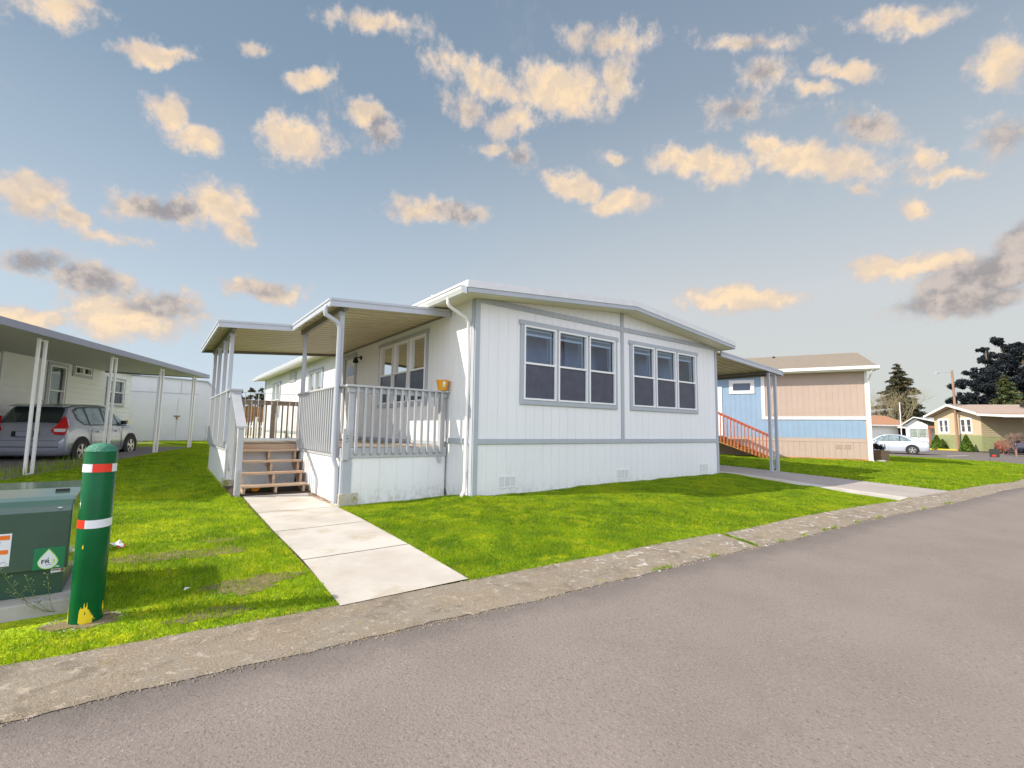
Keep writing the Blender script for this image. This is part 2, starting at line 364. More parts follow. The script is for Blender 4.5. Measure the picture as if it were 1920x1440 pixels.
def grass_mat(name, blade):
    m = bpy.data.materials.new(name); m.use_nodes = True
    q = NT(m.node_tree); b = m.node_tree.nodes['Principled BSDF']; o = m.node_tree.nodes['Material Output']
    v = q.n('ShaderNodeTexCoord').outputs['Object']
    big = q.noise(v, .55, 5, .6); mid = q.noise(v, 2.6, 5, .65); fine = q.noise(v, 22, 3, .7)
    c = q.mix(q.smooth(mid, .32, .68), GR1, GR2)
    c = q.mix(q.m('MULTIPLY', q.smooth(big, .50, .72), .5), c, GR3)
    c = q.mix(q.m('MULTIPLY', q.smooth(q.noise(v, 5.5, 6, .7), .50, .66), .75), c, GR3)
    c = q.mix(q.m('MULTIPLY', q.smooth(q.noise(v, 9.5, 5, .7), .56, .68), .6), c, tuple(x * .55 for x in GR1))
    dirt = q.m('MULTIPLY', q.smooth(q.noise(v, 1.7, 6, .65, .3), .60, .70), DIRT)
    if blade:
        ri = q.n('ShaderNodeNewGeometry').outputs['Random Per Island']
        c = q.mix(q.smooth(ri, .0, 1.0), c, q.mix(1.0, c, (.50, .66, .7), 'MULTIPLY'))
        c = q.mix(q.smooth(ri, .965, .98), c, (.45, .40, .15))
        b.inputs['Roughness'].default_value = .55
        b.inputs['Specular IOR Level'].default_value = .25
        q.put(b.inputs['Base Color'], c)
        tl = q.n('ShaderNodeBsdfTranslucent'); q.put(tl.inputs[0], q.mix(1.0, c, (1.15, 1.15, .6), 'MULTIPLY'))
        mx = q.n('ShaderNodeMixShader'); mx.inputs[0].default_value = .45
        q.put(mx.inputs[1], b.outputs[0]); q.put(mx.inputs[2], tl.outputs[0]); q.put(o.inputs[0], mx.outputs[0])
    else:
        c = q.mix(q.m('MULTIPLY', q.smooth(fine, .5, .75), .6), c, tuple(x * .45 for x in GR1))
        b.inputs['Roughness'].default_value = .9
        b.inputs['Specular IOR Level'].default_value = .1
        xy = q.n('ShaderNodeSeparateXYZ'); q.put(xy.inputs[0], v)      # beyond the lots: drier, duller ground
        far = q.m('MAXIMUM', q.smooth(xy.outputs[0], 44, 60), q.m('MAXIMUM', q.smooth(xy.outputs[1], 15, 24), q.m('MAXIMUM', q.smooth(xy.outputs[0], -14, -22), q.smooth(xy.outputs[1], -12, -20))))
        c = q.mix(far, c, q.mix(fine, (.15, .16, .08), (.22, .20, .13)))
        q.put(b.inputs['Base Color'], c)
        bp = q.n('ShaderNodeBump'); bp.inputs['Strength'].default_value = 1; bp.inputs['Distance'].default_value = .05
        q.put(bp.inputs['Height'], fine); q.put(b.inputs['Normal'], bp.outputs[0])
    return m


GR1, GR2, GR3, DIRT = (.200, .320, .012), (.375, .485, .011), (.620, .610, .018), .0
M['blade'] = grass_mat('grass_blades', True)
M['turf'] = grass_mat('turf', False)


def leaf_mat(name, a, b_, trans=.3, dead=None):
    m = bpy.data.materials.new(name); m.use_nodes = True
    q = NT(m.node_tree); b = m.node_tree.nodes['Principled BSDF']; o = m.node_tree.nodes['Material Output']
    ri = q.n('ShaderNodeNewGeometry').outputs['Random Per Island']
    v = q.n('ShaderNodeTexCoord').outputs['Object']
    c = q.mix(ri, a, b_)
    c = q.mix(q.smooth(q.noise(v, .8, 4), .4, .65), c, tuple(x * .6 for x in a))
    if dead: c = q.mix(q.smooth(ri, .72, .8), c, dead)
    q.put(b.inputs['Base Color'], c); b.inputs['Roughness'].default_value = .6
    tl = q.n('ShaderNodeBsdfTranslucent'); q.put(tl.inputs[0], c)
    mx = q.n('ShaderNodeMixShader'); mx.inputs[0].default_value = trans
    q.put(mx.inputs[1], b.outputs[0]); q.put(mx.inputs[2], tl.outputs[0]); q.put(o.inputs[0], mx.outputs[0])
    return m


M['spruce'] = leaf_mat('spruce_needles', (.05, .065, .04), (.11, .11, .055), .15, (.20, .14, .05))
M['darkpine'] = leaf_mat('dark_pine_needles', (.010, .016, .022), (.022, .03, .036), .1)
M['midfir'] = leaf_mat('green_fir_needles', (.05, .10, .03), (.12, .17, .04), .2, (.20, .14, .05))
M['yew'] = leaf_mat('clipped_yew', (.07, .14, .012), (.15, .24, .015), .2)
M['brush'] = leaf_mat('olive_brush', (.12, .12, .05), (.24, .20, .08), .2)
M['weed'] = leaf_mat('weed_leaf', (.14, .22, .05), (.25, .30, .10), .3)
M['orangebush'] = leaf_mat('orange_bush_leaf', (.50, .12, .05), (.62, .22, .08), .3)
M['hilltree'] = leaf_mat('far_fir_needles', (.10, .13, .14), (.13, .16, .16), .1)

# ---------------------------------------------------------------- mesh helpers
class MB:
    """collects shapes and links them as ONE mesh object"""
    def __init__(s, mat=None):
        s.v = []; s.f = []; s.mi = []; s.M = mat; s.cur = 0
    def add(s, vs, fs):
        o = len(s.v)
        s.v.extend([tuple(s.M @ Vector(p)) for p in vs] if s.M else [tuple(p) for p in vs])
        s.f.extend([tuple(i + o for i in f) for f in fs]); s.mi.extend([s.cur] * len(fs))
        return s
    def box(s, x0, x1, y0, y1, z0, z1):
        return s.hexa([(x0, y0, z0), (x1, y0, z0), (x1, y1, z0), (x0, y1, z0)], [(x0, y0, z1), (x1, y0, z1), (x1, y1, z1), (x0, y1, z1)])
    def hexa(s, lo, hi):
        return s.add(list(lo) + list(hi), [(3, 2, 1, 0), (4, 5, 6, 7), (0, 1, 5, 4), (1, 2, 6, 5), (2, 3, 7, 6), (3, 0, 4, 7)])
    def quad(s, a, b, c, d): return s.add([a, b, c, d], [(0, 1, 2, 3)])
    def poly(s, pts): return s.add(pts, [tuple(range(len(pts)))])
    def prism(s, pts, ax, a0, a1):
        """outline pts (2d) pushed along axis ax from a0 to a1"""
        def mk(p, a):
            l = list(p); l.insert(ax, a); return tuple(l)
        n = len(pts)
        vs = [mk(p, a0) for p in pts] + [mk(p, a1) for p in pts]
        return s.add(vs, [tuple(range(n))[::-1], tuple(range(n, 2 * n))] + [(i, (i + 1) % n, n + (i + 1) % n, n + i) for i in range(n)])
    def tube(s, pts, r, n=10, caps=True):
        pts = [Vector(p) for p in pts]; rs = r if isinstance(r, (list, tuple)) else [r] * len(pts)
        rings = []; ref = None
        for i, p in enumerate(pts):
            d = (pts[min(i + 1, len(pts) - 1)] - pts[max(i - 1, 0)]).normalized()
            if ref is None: ref = Vector((0, 0, 1)) if abs(d.z) < .9 else Vector((1, 0, 0))
            a = d.cross(ref).normalized(); c = a.cross(d); ref = c
            rings.append([tuple(p + (a * math.cos(k * 2 * math.pi / n) + c * math.sin(k * 2 * math.pi / n)) * rs[i]) for k in range(n)])
        vs = [q for g in rings for q in g]; fs = []
        for i in range(len(pts) - 1):
            for k in range(n): fs.append((i * n + k, i * n + (k + 1) % n, (i + 1) * n + (k + 1) % n, (i + 1) * n + k))
        if caps: fs += [tuple(range(n))[::-1], tuple(range((len(pts) - 1) * n, len(pts) * n))]
        return s.add(vs, fs)
    def bar(s, a, b, w, h, up=(0, 0, 1)):
        """square bar from a to b, w wide and h high"""
        a = Vector(a); b = Vector(b); d = (b - a).normalized(); up = Vector(up)
        x = d.cross(up).normalized(); z = x.cross(d)
        def ring(p): return [tuple(p + x * (sx * w / 2) + z * (sz * h / 2)) for sx, sz in ((-1, -1), (1, -1), (1, 1), (-1, 1))]
        return s.hexa(ring(a), ring(b))
    def lathe(s, prof, n=24, c=(0, 0, 0), ax=2):
        vs = []; fs = []
        for r, h in prof:
            for k in range(n):
                a = 2 * math.pi * k / n
                p = [r * math.cos(a), r * math.sin(a)]; p.insert(ax, h)
                vs.append((p[0] + c[0], p[1] + c[1], p[2] + c[2]))
        for i in range(len(prof) - 1):
            for k in range(n): fs.append((i * n + k, i * n + (k + 1) % n, (i + 1) * n + (k + 1) % n, (i + 1) * n + k))
        return s.add(vs, fs)
    def build(s, name, mats, parent=None, smooth=False, **props):
        me = bpy.data.meshes.new(name)
        me.from_pydata(s.v, [], s.f)
        for m_ in (mats if isinstance(mats, (list, tuple)) else [mats]): me.materials.append(M[m_] if isinstance(m_, str) else m_)
        if any(s.mi): me.polygons.foreach_set('material_index', s.mi)
        if smooth:
            me.polygons.foreach_set('use_smooth', [True] * len(me.polygons))
            me.set_sharp_from_angle(angle=R(38))
        me.update()
        o = bpy.data.objects.new(name, me); COL.objects.link(o)
        if parent: o.parent = parent
        for k, v in props.items(): o[k] = v
        return o


def bevel(o, w=.01, seg=2):
    b = o.modifiers.new('bevel', 'BEVEL'); b.width = w; b.segments = seg; b.limit_method = 'ANGLE'
    return o


def thing(name, label, cat, loc=(0, 0, 0), rz=0.0, group=None):
    o = bpy.data.objects.new(name, None); COL.objects.link(o)
    o.empty_display_size = .2
    o.location = loc; o.rotation_euler = (0, 0, rz); o['label'] = label; o['category'] = cat
    if group: o['group'] = group
    return o


def tag(o, label, cat, group=None):
    o['label'] = label; o['category'] = cat
    if group: o['group'] = group
    return o


def copy_tree(o, parent=None):
    c = o.copy(); COL.objects.link(c); c.parent = parent
    for ch in o.children: copy_tree(ch, c)
    return c


def text_mesh(name, body, size, mat, Mx, parent, extrude=.0008, bold=False):
    cu = bpy.data.curves.new(name, 'FONT'); cu.body = body; cu.size = size; cu.extrude = extrude
    cu.align_x = 'CENTER'; cu.align_y = 'CENTER'
    if bold: cu.offset = size * .022
    tmp = bpy.data.objects.new(name + '_curve', cu); COL.objects.link(tmp)
    me = bpy.data.meshes.new_from_object(tmp.evaluated_get(bpy.context.evaluated_depsgraph_get()))
    bpy.data.objects.remove(tmp); bpy.data.curves.remove(cu)
    me.transform(Mx); me.materials.clear(); me.materials.append(M[mat])
    o = bpy.data.objects.new(name, me); COL.objects.link(o); o.parent = parent
    return o


# ---------------------------------------------------------------- terrain
KERB = np.array([(-60, -1.0), (-10, -2.75), (-4.66, -3.07), (-2.04, -3.24), (2, -3.33), (7.5, -3.57), (12.5, -3.8), (17, -4.05), (27, -4.55), (34, -5.0)])
def yk(x): return np.interp(x, KERB[:, 0], KERB[:, 1])
_tp = [(0, -.06, 0), (2.5, -.06, .015), (5, -.06, .03), (7.4, -.06, .04), (-.2, .5, -.05), (-.1, .85, -.12), (-1, .85, -.12), (-1.8, .85, -.125), (-1.9, 2.4, -.115), (-3, 2.4, -.10), (-3.05, 3.6, -.05),
       (-3.05, 7, .04), (-60, -1, .0), (-10, -2.75, -.08), (-4.66, -3.07, -.12), (-2.04, -3.24, -.12), (2, -3.33, -.165), (7.5, -3.57, -.20), (17, -4.05, -.30), (27, -4.6, -.38), (34, -5, -.38),
       (-6, -1.5, -.11), (-4.4, -2.6, -.12), (-4.5, 0, -.11), (-2.5, -.5, -.12), (-1, -1.2, -.09), (2, -1.4, -.05), (6, -1.6, -.06),
       (-5.6, 3, -.06), (-6.07, 6.84, .056), (-5.1, 9.3, .13), (-4.05, 11.2, .212), (-3.11, 13.4, .27), (-10, 6, .04), (-8, 12, .2), (-4.8, 22.5, .30), (-2, 26, .31), (0, 20, .28), (8, 19, .2),
       (9.5, 0, -.03), (9.6, -1.5, -.10), (11, 4, .05), (18.2, -.07, .05), (17, 2.7, .05), (16, 5, .10), (14, 10, .15), (20, 4, .05), (24, -1, -.08), (30, 1, -.25), (36, 3.5, -.38),
       (44, -1, -.36), (47, 3, -.34), (56, 5, -.28), (60, 14, -.10), (70, 20, .05), (50, 30, .1), (30, 30, .2), (4, -10, -.22), (-10, -10, -.15), (30, -12, -.45), (60, -20, -.4),
       (0, 60, .5), (-60, 40, .5), (60, 80, .4), (150, 30, 0), (150, -80, -.4), (0, -100, -.4), (-150, 0, .2), (0, 200, .5), (200, 200, .4), (-200, 200, .5), (300, 0, 0), (-200, -200, 0), (300, -200, 0)]
_tp = np.array(_tp, float)
def _k(r2): return np.sqrt(r2 + 1e-6) ** 1.0
_d2 = ((_tp[:, None, :2] - _tp[None, :, :2]) ** 2).sum(-1)
_A = np.block([[_k(_d2) , np.ones((len(_tp), 1))], [np.ones((1, len(_tp))), np.zeros((1, 1))]])
_wt = np.linalg.solve(_A, np.append(_tp[:, 2], 0))
def H(x, y):
    x = np.asarray(x, float); y = np.asarray(y, float); sh = np.broadcast(x, y).shape
    xx = np.broadcast_to(x, sh).ravel(); yy = np.broadcast_to(y, sh).ravel()
    d2 = (xx[:, None] - _tp[None, :, 0]) ** 2 + (yy[:, None] - _tp[None, :, 1]) ** 2
    out = _k(d2) @ _wt[:-1] + _wt[-1]
    return out.reshape(sh) if sh else float(out[0])
def h(x, y): return float(H(np.array([x]), np.array([y]))[0])


def grid_mesh(name, X, Y, Z, mat, **props):
    nu, nv = X.shape
    me = bpy.data.meshes.new(name)
    vs = np.stack([X, Y, Z], -1).reshape(-1, 3)
    i = np.arange(nu - 1)[:, None] * nv + np.arange(nv - 1)[None, :]
    fs = np.stack([i, i + nv, i + nv + 1, i + 1], -1).reshape(-1, 4)
    me.from_pydata(vs.tolist(), [], fs.tolist())
    me.materials.append(M[mat]); me.polygons.foreach_set('use_smooth', [True] * len(me.polygons)); me.update()
    o = bpy.data.objects.new(name, me); COL.objects.link(o)
    for k, v in props.items(): o[k] = v
    return o


def axis(lo, a, b, hi, step):
    far1 = -np.geomspace(1, a - lo + 1, 26)[::-1] + 1 + a
    far2 = np.geomspace(1, hi - b + 1, 26) - 1 + b
    return np.concatenate([far1[:-1], np.arange(a, b, step), far2])


gx, gy = axis(-450, -12, 40, 900, .3), axis(-450, -7, 22, 900, .3)
GX, GY = np.meshgrid(gx, gy, indexing='ij')
GZ = H(GX, GY)
road_m = (GY < yk(GX) - .15) & (GX < 33)
GZ = GZ - np.where(road_m, .05, 0)
grid_mesh('ground', GX, GY, GZ, 'turf', kind='structure')


def sheet(name, xs, ylo, yhi, nv, off, mat, **props):
    """strip of ground surface between two curves y=ylo(x), y=yhi(x)"""
    t_ = np.linspace(0, 1, nv)[None, :]
    X = np.repeat(xs[:, None], nv, 1)
    Y = ylo(xs)[:, None] * (1 - t_) + yhi(xs)[:, None] * t_
    return grid_mesh(name, X, Y, H(X, Y) + off, mat, kind='structure', **props)


def patch(name, c, nu, nv, off, mat, **props):
    a, b, c2, d = [np.array(p, float) for p in c]
    u = np.linspace(0, 1, nu)[:, None, None]; v = np.linspace(0, 1, nv)[None, :, None]
    P = (a * (1 - u) + b * u) * (1 - v) + (d * (1 - u) + c2 * u) * v
    X, Y = P[..., 0], P[..., 1]
    return grid_mesh(name, X, Y, H(X, Y) + off, mat, kind='structure', **props)


def wob(x, a=.02, f=1.7): return a * np.sin(x * f) + a * .6 * np.sin(x * f * 2.7 + 1) + a * .45 * np.sin(x * f * 7.1 + 2) + a * .30 * np.sin(x * f * 17.3 + 4) + a * .30 * np.sin(x * f * 31.7 + x * x)


xs = np.concatenate([np.arange(-60, -12, 2.), np.arange(-12, -8, .2), np.arange(-8, 12, .06), np.arange(12, 34.2, .2)])
APW = .60
sheet('road', xs, lambda x: np.full_like(x, -30.), lambda x: yk(x) - APW + .06, 90, .004, 'asphalt')
sheet('kerb_apron', xs[xs < 33.5], lambda x: yk(x) - APW + wob(x, .014), lambda x: yk(x) + wob(x, .008, 2.3), 6, .008, 'apron')
# the street that crosses behind the blue house: from the left far away to the right
cs = np.array([(34.5, 60), (37.2, 12), (36.9, 4.2), (35.6, 1.0), (33.0, -1.8), (30.5, -3.6), (28.5, -4.62), (30, -8), (33, -30)])
def xcs(y): return np.interp(-y, -cs[:, 1], cs[:, 0])
ysr = np.concatenate([np.arange(-30, -6, 1.), np.arange(-6, 60, .5)])
tt = np.linspace(0, 1, 40)[None, :]
x0_ = xcs(ysr)[:, None]; x1_ = np.interp(ysr, [-30, 0, 3, 6, 60], [66, 55.5, 55.0, 55.2, 56])[:, None]
XX = x0_ * (1 - tt) + x1_ * tt; YY = np.repeat(ysr[:, None], 40, 1)
grid_mesh('cross_street', XX, YY, H(XX, YY) + .016, 'asphalt', kind='structure')
# yellow painted kerb on the far side, pavement behind it
yy_ = np.arange(-1.0, 9.0, .5)
mb = MB()
for a_, b_ in zip(yy_[:-1], yy_[1:]):
    xa, xb = np.interp(a_, [-30, 0, 3, 6, 60], [66, 55.5, 55.0, 55.2, 56]), np.interp(b_, [-30, 0, 3, 6, 60], [66, 55.5, 55.0, 55.2, 56])
    za, zb = h(xa, a_), h(xb, b_)
    if a_ >= 2.4: mb.hexa([(xa, a_, za - .05), (xa + .15, a_, za - .05), (xb + .15, b_, zb - .05), (xb, b_, zb - .05)], [(xa, a_, za + .13), (xa + .15, a_, za + .13), (xb + .15, b_, zb + .13), (xb, b_, zb + .13)])
mb.build('kerb', 'kerbyellow', kind='structure')
patch('pavement', [(55.18, 20), (55.68, -1), (57.3, -1), (56.9, 20)], 10, 30, .10, 'concrete')
patch('lane_line', [(40.5, 2.0), (43.5, 1.4), (43.5, 1.25), (40.5, 1.85)], 8, 2, .022, 'whitepaint')
# neighbour's asphalt parking strip on the left
u22 = np.array([math.sin(R(22.1)), math.cos(R(22.1))]); n22 = np.array([u22[1], -u22[0]])
P1 = np.array([-6.07, 6.84])
def nb(s, d): return tuple(P1 + u22 * s + n22 * d)
patch('driveway', [nb(-12, .1), nb(8.3, .12), nb(8.3, -3.4), nb(-12, -3.4)], 90, 16, .006, 'drive')
# our driveway on the right: concrete by the lawn, asphalt in the middle
patch('driveway', [(7.55, -3.57), (7.75, 3.2), (8.35, 3.2), (8.3, -3.55)], 30, 4, .010, 'concrete')
patch('driveway', [(8.3, -3.60), (8.35, 14), (11.1, 14), (10.7, -3.74)], 60, 14, .008, 'driveway')
# front walk, four slabs
WJ = [(-3.205, -3.055, -2.045), (-1.905, -2.99, -1.97), (-.505, -2.965, -1.905), (.905, -2.92, -1.845), (2.62, -2.88, -1.80)]
for (ya, xa0, xa1), (yb, xb0, xb1) in zip(WJ[:-1], WJ[1:]):
    yb2 = yb - .018
    patch('walk', [(xa0, ya), (xb0, yb2), (xb1, yb2), (xa1, ya)], 12, 6, .013, 'concrete')
patch('walk_base', [(-3.03, -3.15), (-2.92, 2.6), (-1.83, 2.6), (-2.02, -3.15)], 20, 6, .008, 'mulch')
BARE = [(-4.395, -2.57, .17, .12), (-4.08, -1.02, .34, .16), (-3.70, -1.12, .40, .17), (-3.50, -2.35, .26, .20), (-3.76, -2.86, .22, .10), (-3.30, -2.28, .20, .14), (-3.5, -.62, .2, .1)]
for bx_, by_, ra_, rb_ in BARE:
    th = np.linspace(0, 2 * np.pi, 61)[:, None]; rr_ = np.linspace(0.02, 1, 7)[None, :]
    wv_ = 1 + .16 * np.sin(3 * th + bx_ * 9) + .12 * np.sin(7 * th + by_ * 5) + .08 * np.sin(13 * th)
    X_b, Y_b = bx_ + np.cos(th) * ra_ * rr_ * wv_, by_ + np.sin(th) * rb_ * rr_ * wv_
    grid_mesh('bare_soil', X_b, Y_b, H(X_b, Y_b) + .004, 'dirt', kind='structure')
patch('soil', [(-3.05, 2.55), (-3.05, 3.7), (-1.75, 3.7), (-1.75, 2.55)], 6, 6, .03, 'mulch')

# ---------------------------------------------------------------- grass blades (stuff)
def inside(poly, x, y):
    r_ = np.zeros(len(x), bool); n = len(poly)
    for i in range(n):
        x1, y1 = poly[i]; x2, y2 = poly[(i + 1) % n]
        c_ = ((y1 > y) != (y2 > y)) & (x < (x2 - x1) * (y - y1) / (y2 - y1 + 1e-12) + x1)
        r_ ^= c_
    return r_


kx = np.arange(-14, 35, .5)
L_left = [(-14, yk(-14.))] + [(x, float(yk(x))) for x in kx if x < -3.1] + [(-3.06, -3.2), (-2.93, .9), (-2.9, 2.6), (-3.08, 2.7), (-3.08, 7.2), (-1.2, 20), (-1.5, 26), nb(14, -4), nb(8.3, .15), nb(-12, .15)]
L_front = [(-2.03, -3.25)] + [(x, float(yk(x))) for x in kx if -2 < x < 7.5] + [(7.55, -3.55), (7.72, -.0), (0, -.01), (-.04, .84), (-1.82, .84), (-1.85, .7)]
L_right = [(10.75, -3.7)] + [(x, float(yk(x))) for x in kx if 10.8 < x < 28] + [(28.4, -4.6), (30.4, -3.6), (32.9, -1.8), (35.5, 1.0), (36.8, 4.2), (36, 8), (24, 6), (18.6, .2), (16.8, 4.6), (13.5, 12), (11.1, 12)]
EXC = [[(-6.9, -2.62), (-4.42, -2.62), (-4.42, -1.0), (-6.9, -1.0)]]
C2 = np.array([CP.x, CP.y])
fwd2 = np.array([math.sin(YAW), math.cos(YAW)])


def vnoise(x, y, s, seed):
    """smooth value noise, used only to thin the grass"""
    r_ = np.random.default_rng(seed).random((64, 64))
    u = x / s; v = y / s; i = np.floor(u).astype(int); j = np.floor(v).astype(int); fu = u - i; fv = v - j
    fu = fu * fu * (3 - 2 * fu); fv = fv * fv * (3 - 2 * fv)
    g = lambda a, b: r_[a % 64, b % 64]
    return (g(i, j) * (1 - fu) + g(i + 1, j) * fu) * (1 - fv) + (g(i, j + 1) * (1 - fu) + g(i + 1, j + 1) * fu) * fv


def blades(poly, n, rmin, rmax, hgt, wid):
    pa = np.array(poly); lo = pa.min(0); hi = pa.max(0)
    lo = np.maximum(lo, C2 - rmax); hi = np.minimum(hi, C2 + rmax)
    P = rng.random((n, 2)) * (hi - lo) + lo
    d = np.hypot(P[:, 0] - C2[0], P[:, 1] - C2[1])
    a_ = ((P - C2) @ fwd2) / np.maximum(d, .01)
    k = (d > rmin) & (d < rmax) & (a_ > .60)
    # seen from nearby places too: keep a margin outside the frame
    P = P[k]; k = inside(poly, P[:, 0], P[:, 1])
    for e in EXC: k &= ~inside(e, P[:, 0], P[:, 1])
    k &= np.hypot(P[:, 0] + 4.39, P[:, 1] + 2.54) > .17
    for bx_, by_, ra_, rb_ in BARE:
        q_ = ((P[:, 0] - bx_) / ra_) ** 2 + ((P[:, 1] - by_) / rb_) ** 2 + .9 * (vnoise(P[:, 0], P[:, 1], .07, 4) - .5)
        k &= ~((q_ < 1.1) & (rng.random(len(P)) < (.93 if ra_ == .17 else .40)))
    P = P[k]; n = len(P)
    P = P + rng.normal(size=P.shape) * .011
    tall = .55 + .9 * vnoise(P[:, 0], P[:, 1], .35, 5) * (.6 + .6 * rng.random(n))
    hh = hgt * tall
    ang = rng.random(n) * 2 * np.pi; lean = rng.random(n) * 1.3 * hh
    la = rng.random(n) * 2 * np.pi
    z = H(P[:, 0], P[:, 1]) - .004
    wx, wy = np.cos(ang) * wid / 2, np.sin(ang) * wid / 2
    b0 = np.stack([P[:, 0] - wx, P[:, 1] - wy, z], -1); b1 = np.stack([P[:, 0] + wx, P[:, 1] + wy, z], -1)
    mx_, my_ = P[:, 0] + np.cos(la) * lean * .35, P[:, 1] + np.sin(la) * lean * .35
    m0 = np.stack([mx_ - wx * .8, my_ - wy * .8, z + hh * .6], -1); m1 = np.stack([mx_ + wx * .8, my_ + wy * .8, z + hh * .6], -1)
    tp = np.stack([P[:, 0] + np.cos(la) * lean, P[:, 1] + np.sin(la) * lean, z + hh], -1)
    return np.stack([b0, b1, m1, m0, tp], 1)


def blade_object(name, V):
    n = len(V); me = bpy.data.meshes.new(name)
    me.vertices.add(n * 5); me.vertices.foreach_set('co', V.reshape(-1).astype(np.float32))
    idx = np.arange(n)[:, None] * 5
    loops = np.concatenate([idx + np.array([0, 1, 2, 3]), idx + np.array([3, 2, 4])], 1).reshape(-1)
    me.loops.add(len(loops)); me.loops.foreach_set('vertex_index', loops.astype(np.int32))
    st = (np.arange(n)[:, None] * 7 + np.array([0, 4])).reshape(-1)
    me.polygons.add(n * 2); me.polygons.foreach_set('loop_start', st.astype(np.int32))
    me.polygons.foreach_set('loop_total', np.tile([4, 3], n).astype(np.int32))
    me.update(calc_edges=True); me.validate()
    me.materials.append(M['blade'])
    o = bpy.data.objects.new(name, me); COL.objects.link(o); o['kind'] = 'stuff'
    return o


G = 1.0
V = [blades(L_left, int(210000 * G), 0, 6, .034, .0045), blades(L_left, int(460000 * G), 6, 13, .036, .008), blades(L_left, int(500000 * G), 13, 34, .045, .018),
     blades(L_front, int(140000 * G), 0, 6, .032, .0045), blades(L_front, int(380000 * G), 6, 14, .034, .008),
     blades(L_right, int(420000 * G), 13, 30, .055, .018), blades(L_right, int(240000 * G), 30, 48, .06, .035)]
blade_object('grass', np.concatenate(V))
print('blades', sum(len(v) for v in V))

# ---------------------------------------------------------------- wall and window builders
def wall_cells(mb, cuts, zb, topf, holes, o0, o1, skip=None):
    """wall slab between the cuts along u, up to topf(u), with rectangular holes (u0,u1,z0,z1); out from o0 to o1"""
    us = sorted(set(list(cuts) + [c for hh in holes for c in hh[:2] if cuts[0] < c < cuts[-1]]))
    for a, b in zip(us[:-1], us[1:]):
        if b - a < .002: continue
        if skip and skip((a + b) / 2): continue
        mid = (a + b) / 2
        hs = sorted([hh for hh in holes if hh[0] <= mid <= hh[1]], key=lambda q_: q_[2])
        z0 = zb
        segs = []
        for hh in hs:
            if hh[2] > z0: segs.append((z0, hh[2], False))
            z0 = max(z0, hh[3])
        segs.append((z0, None, True))
        for s0, s1, top in segs:
            za, zc = (topf(a), topf(b)) if top else (s1, s1)
            if min(za, zc) <= s0 + .001: continue
            mb.hexa([(a, o0, s0), (b, o0, s0), (b, o1, s0), (a, o1, s0)], [(a, o0, za), (b, o0, zc), (b, o1, zc), (a, o1, za)])


def boards(u0, u1, pitch=.2032, gap=.006):
    n = int((u1 - u0) / pitch); c = [u0]
    gaps = []
    for i in range(1, n + 1):
        g = u0 + i * pitch
        if g + gap < u1: c += [g - gap / 2, g + gap / 2]; gaps.append(g)
    c.append(u1)
    return c, (lambda m_: any(abs(m_ - g) < gap / 2 for g in gaps))


# wall matrices: (u, out, z) -> house coordinates
M_FRONT = Matrix(((1, 0, 0, 0), (0, -1, 0, 0), (0, 0, 1, 0), (0, 0, 0, 1)))
M_LEFT = Matrix(((0, -1, 0, 0), (1, 0, 0, 0), (0, 0, 1, 0), (0, 0, 0, 1)))


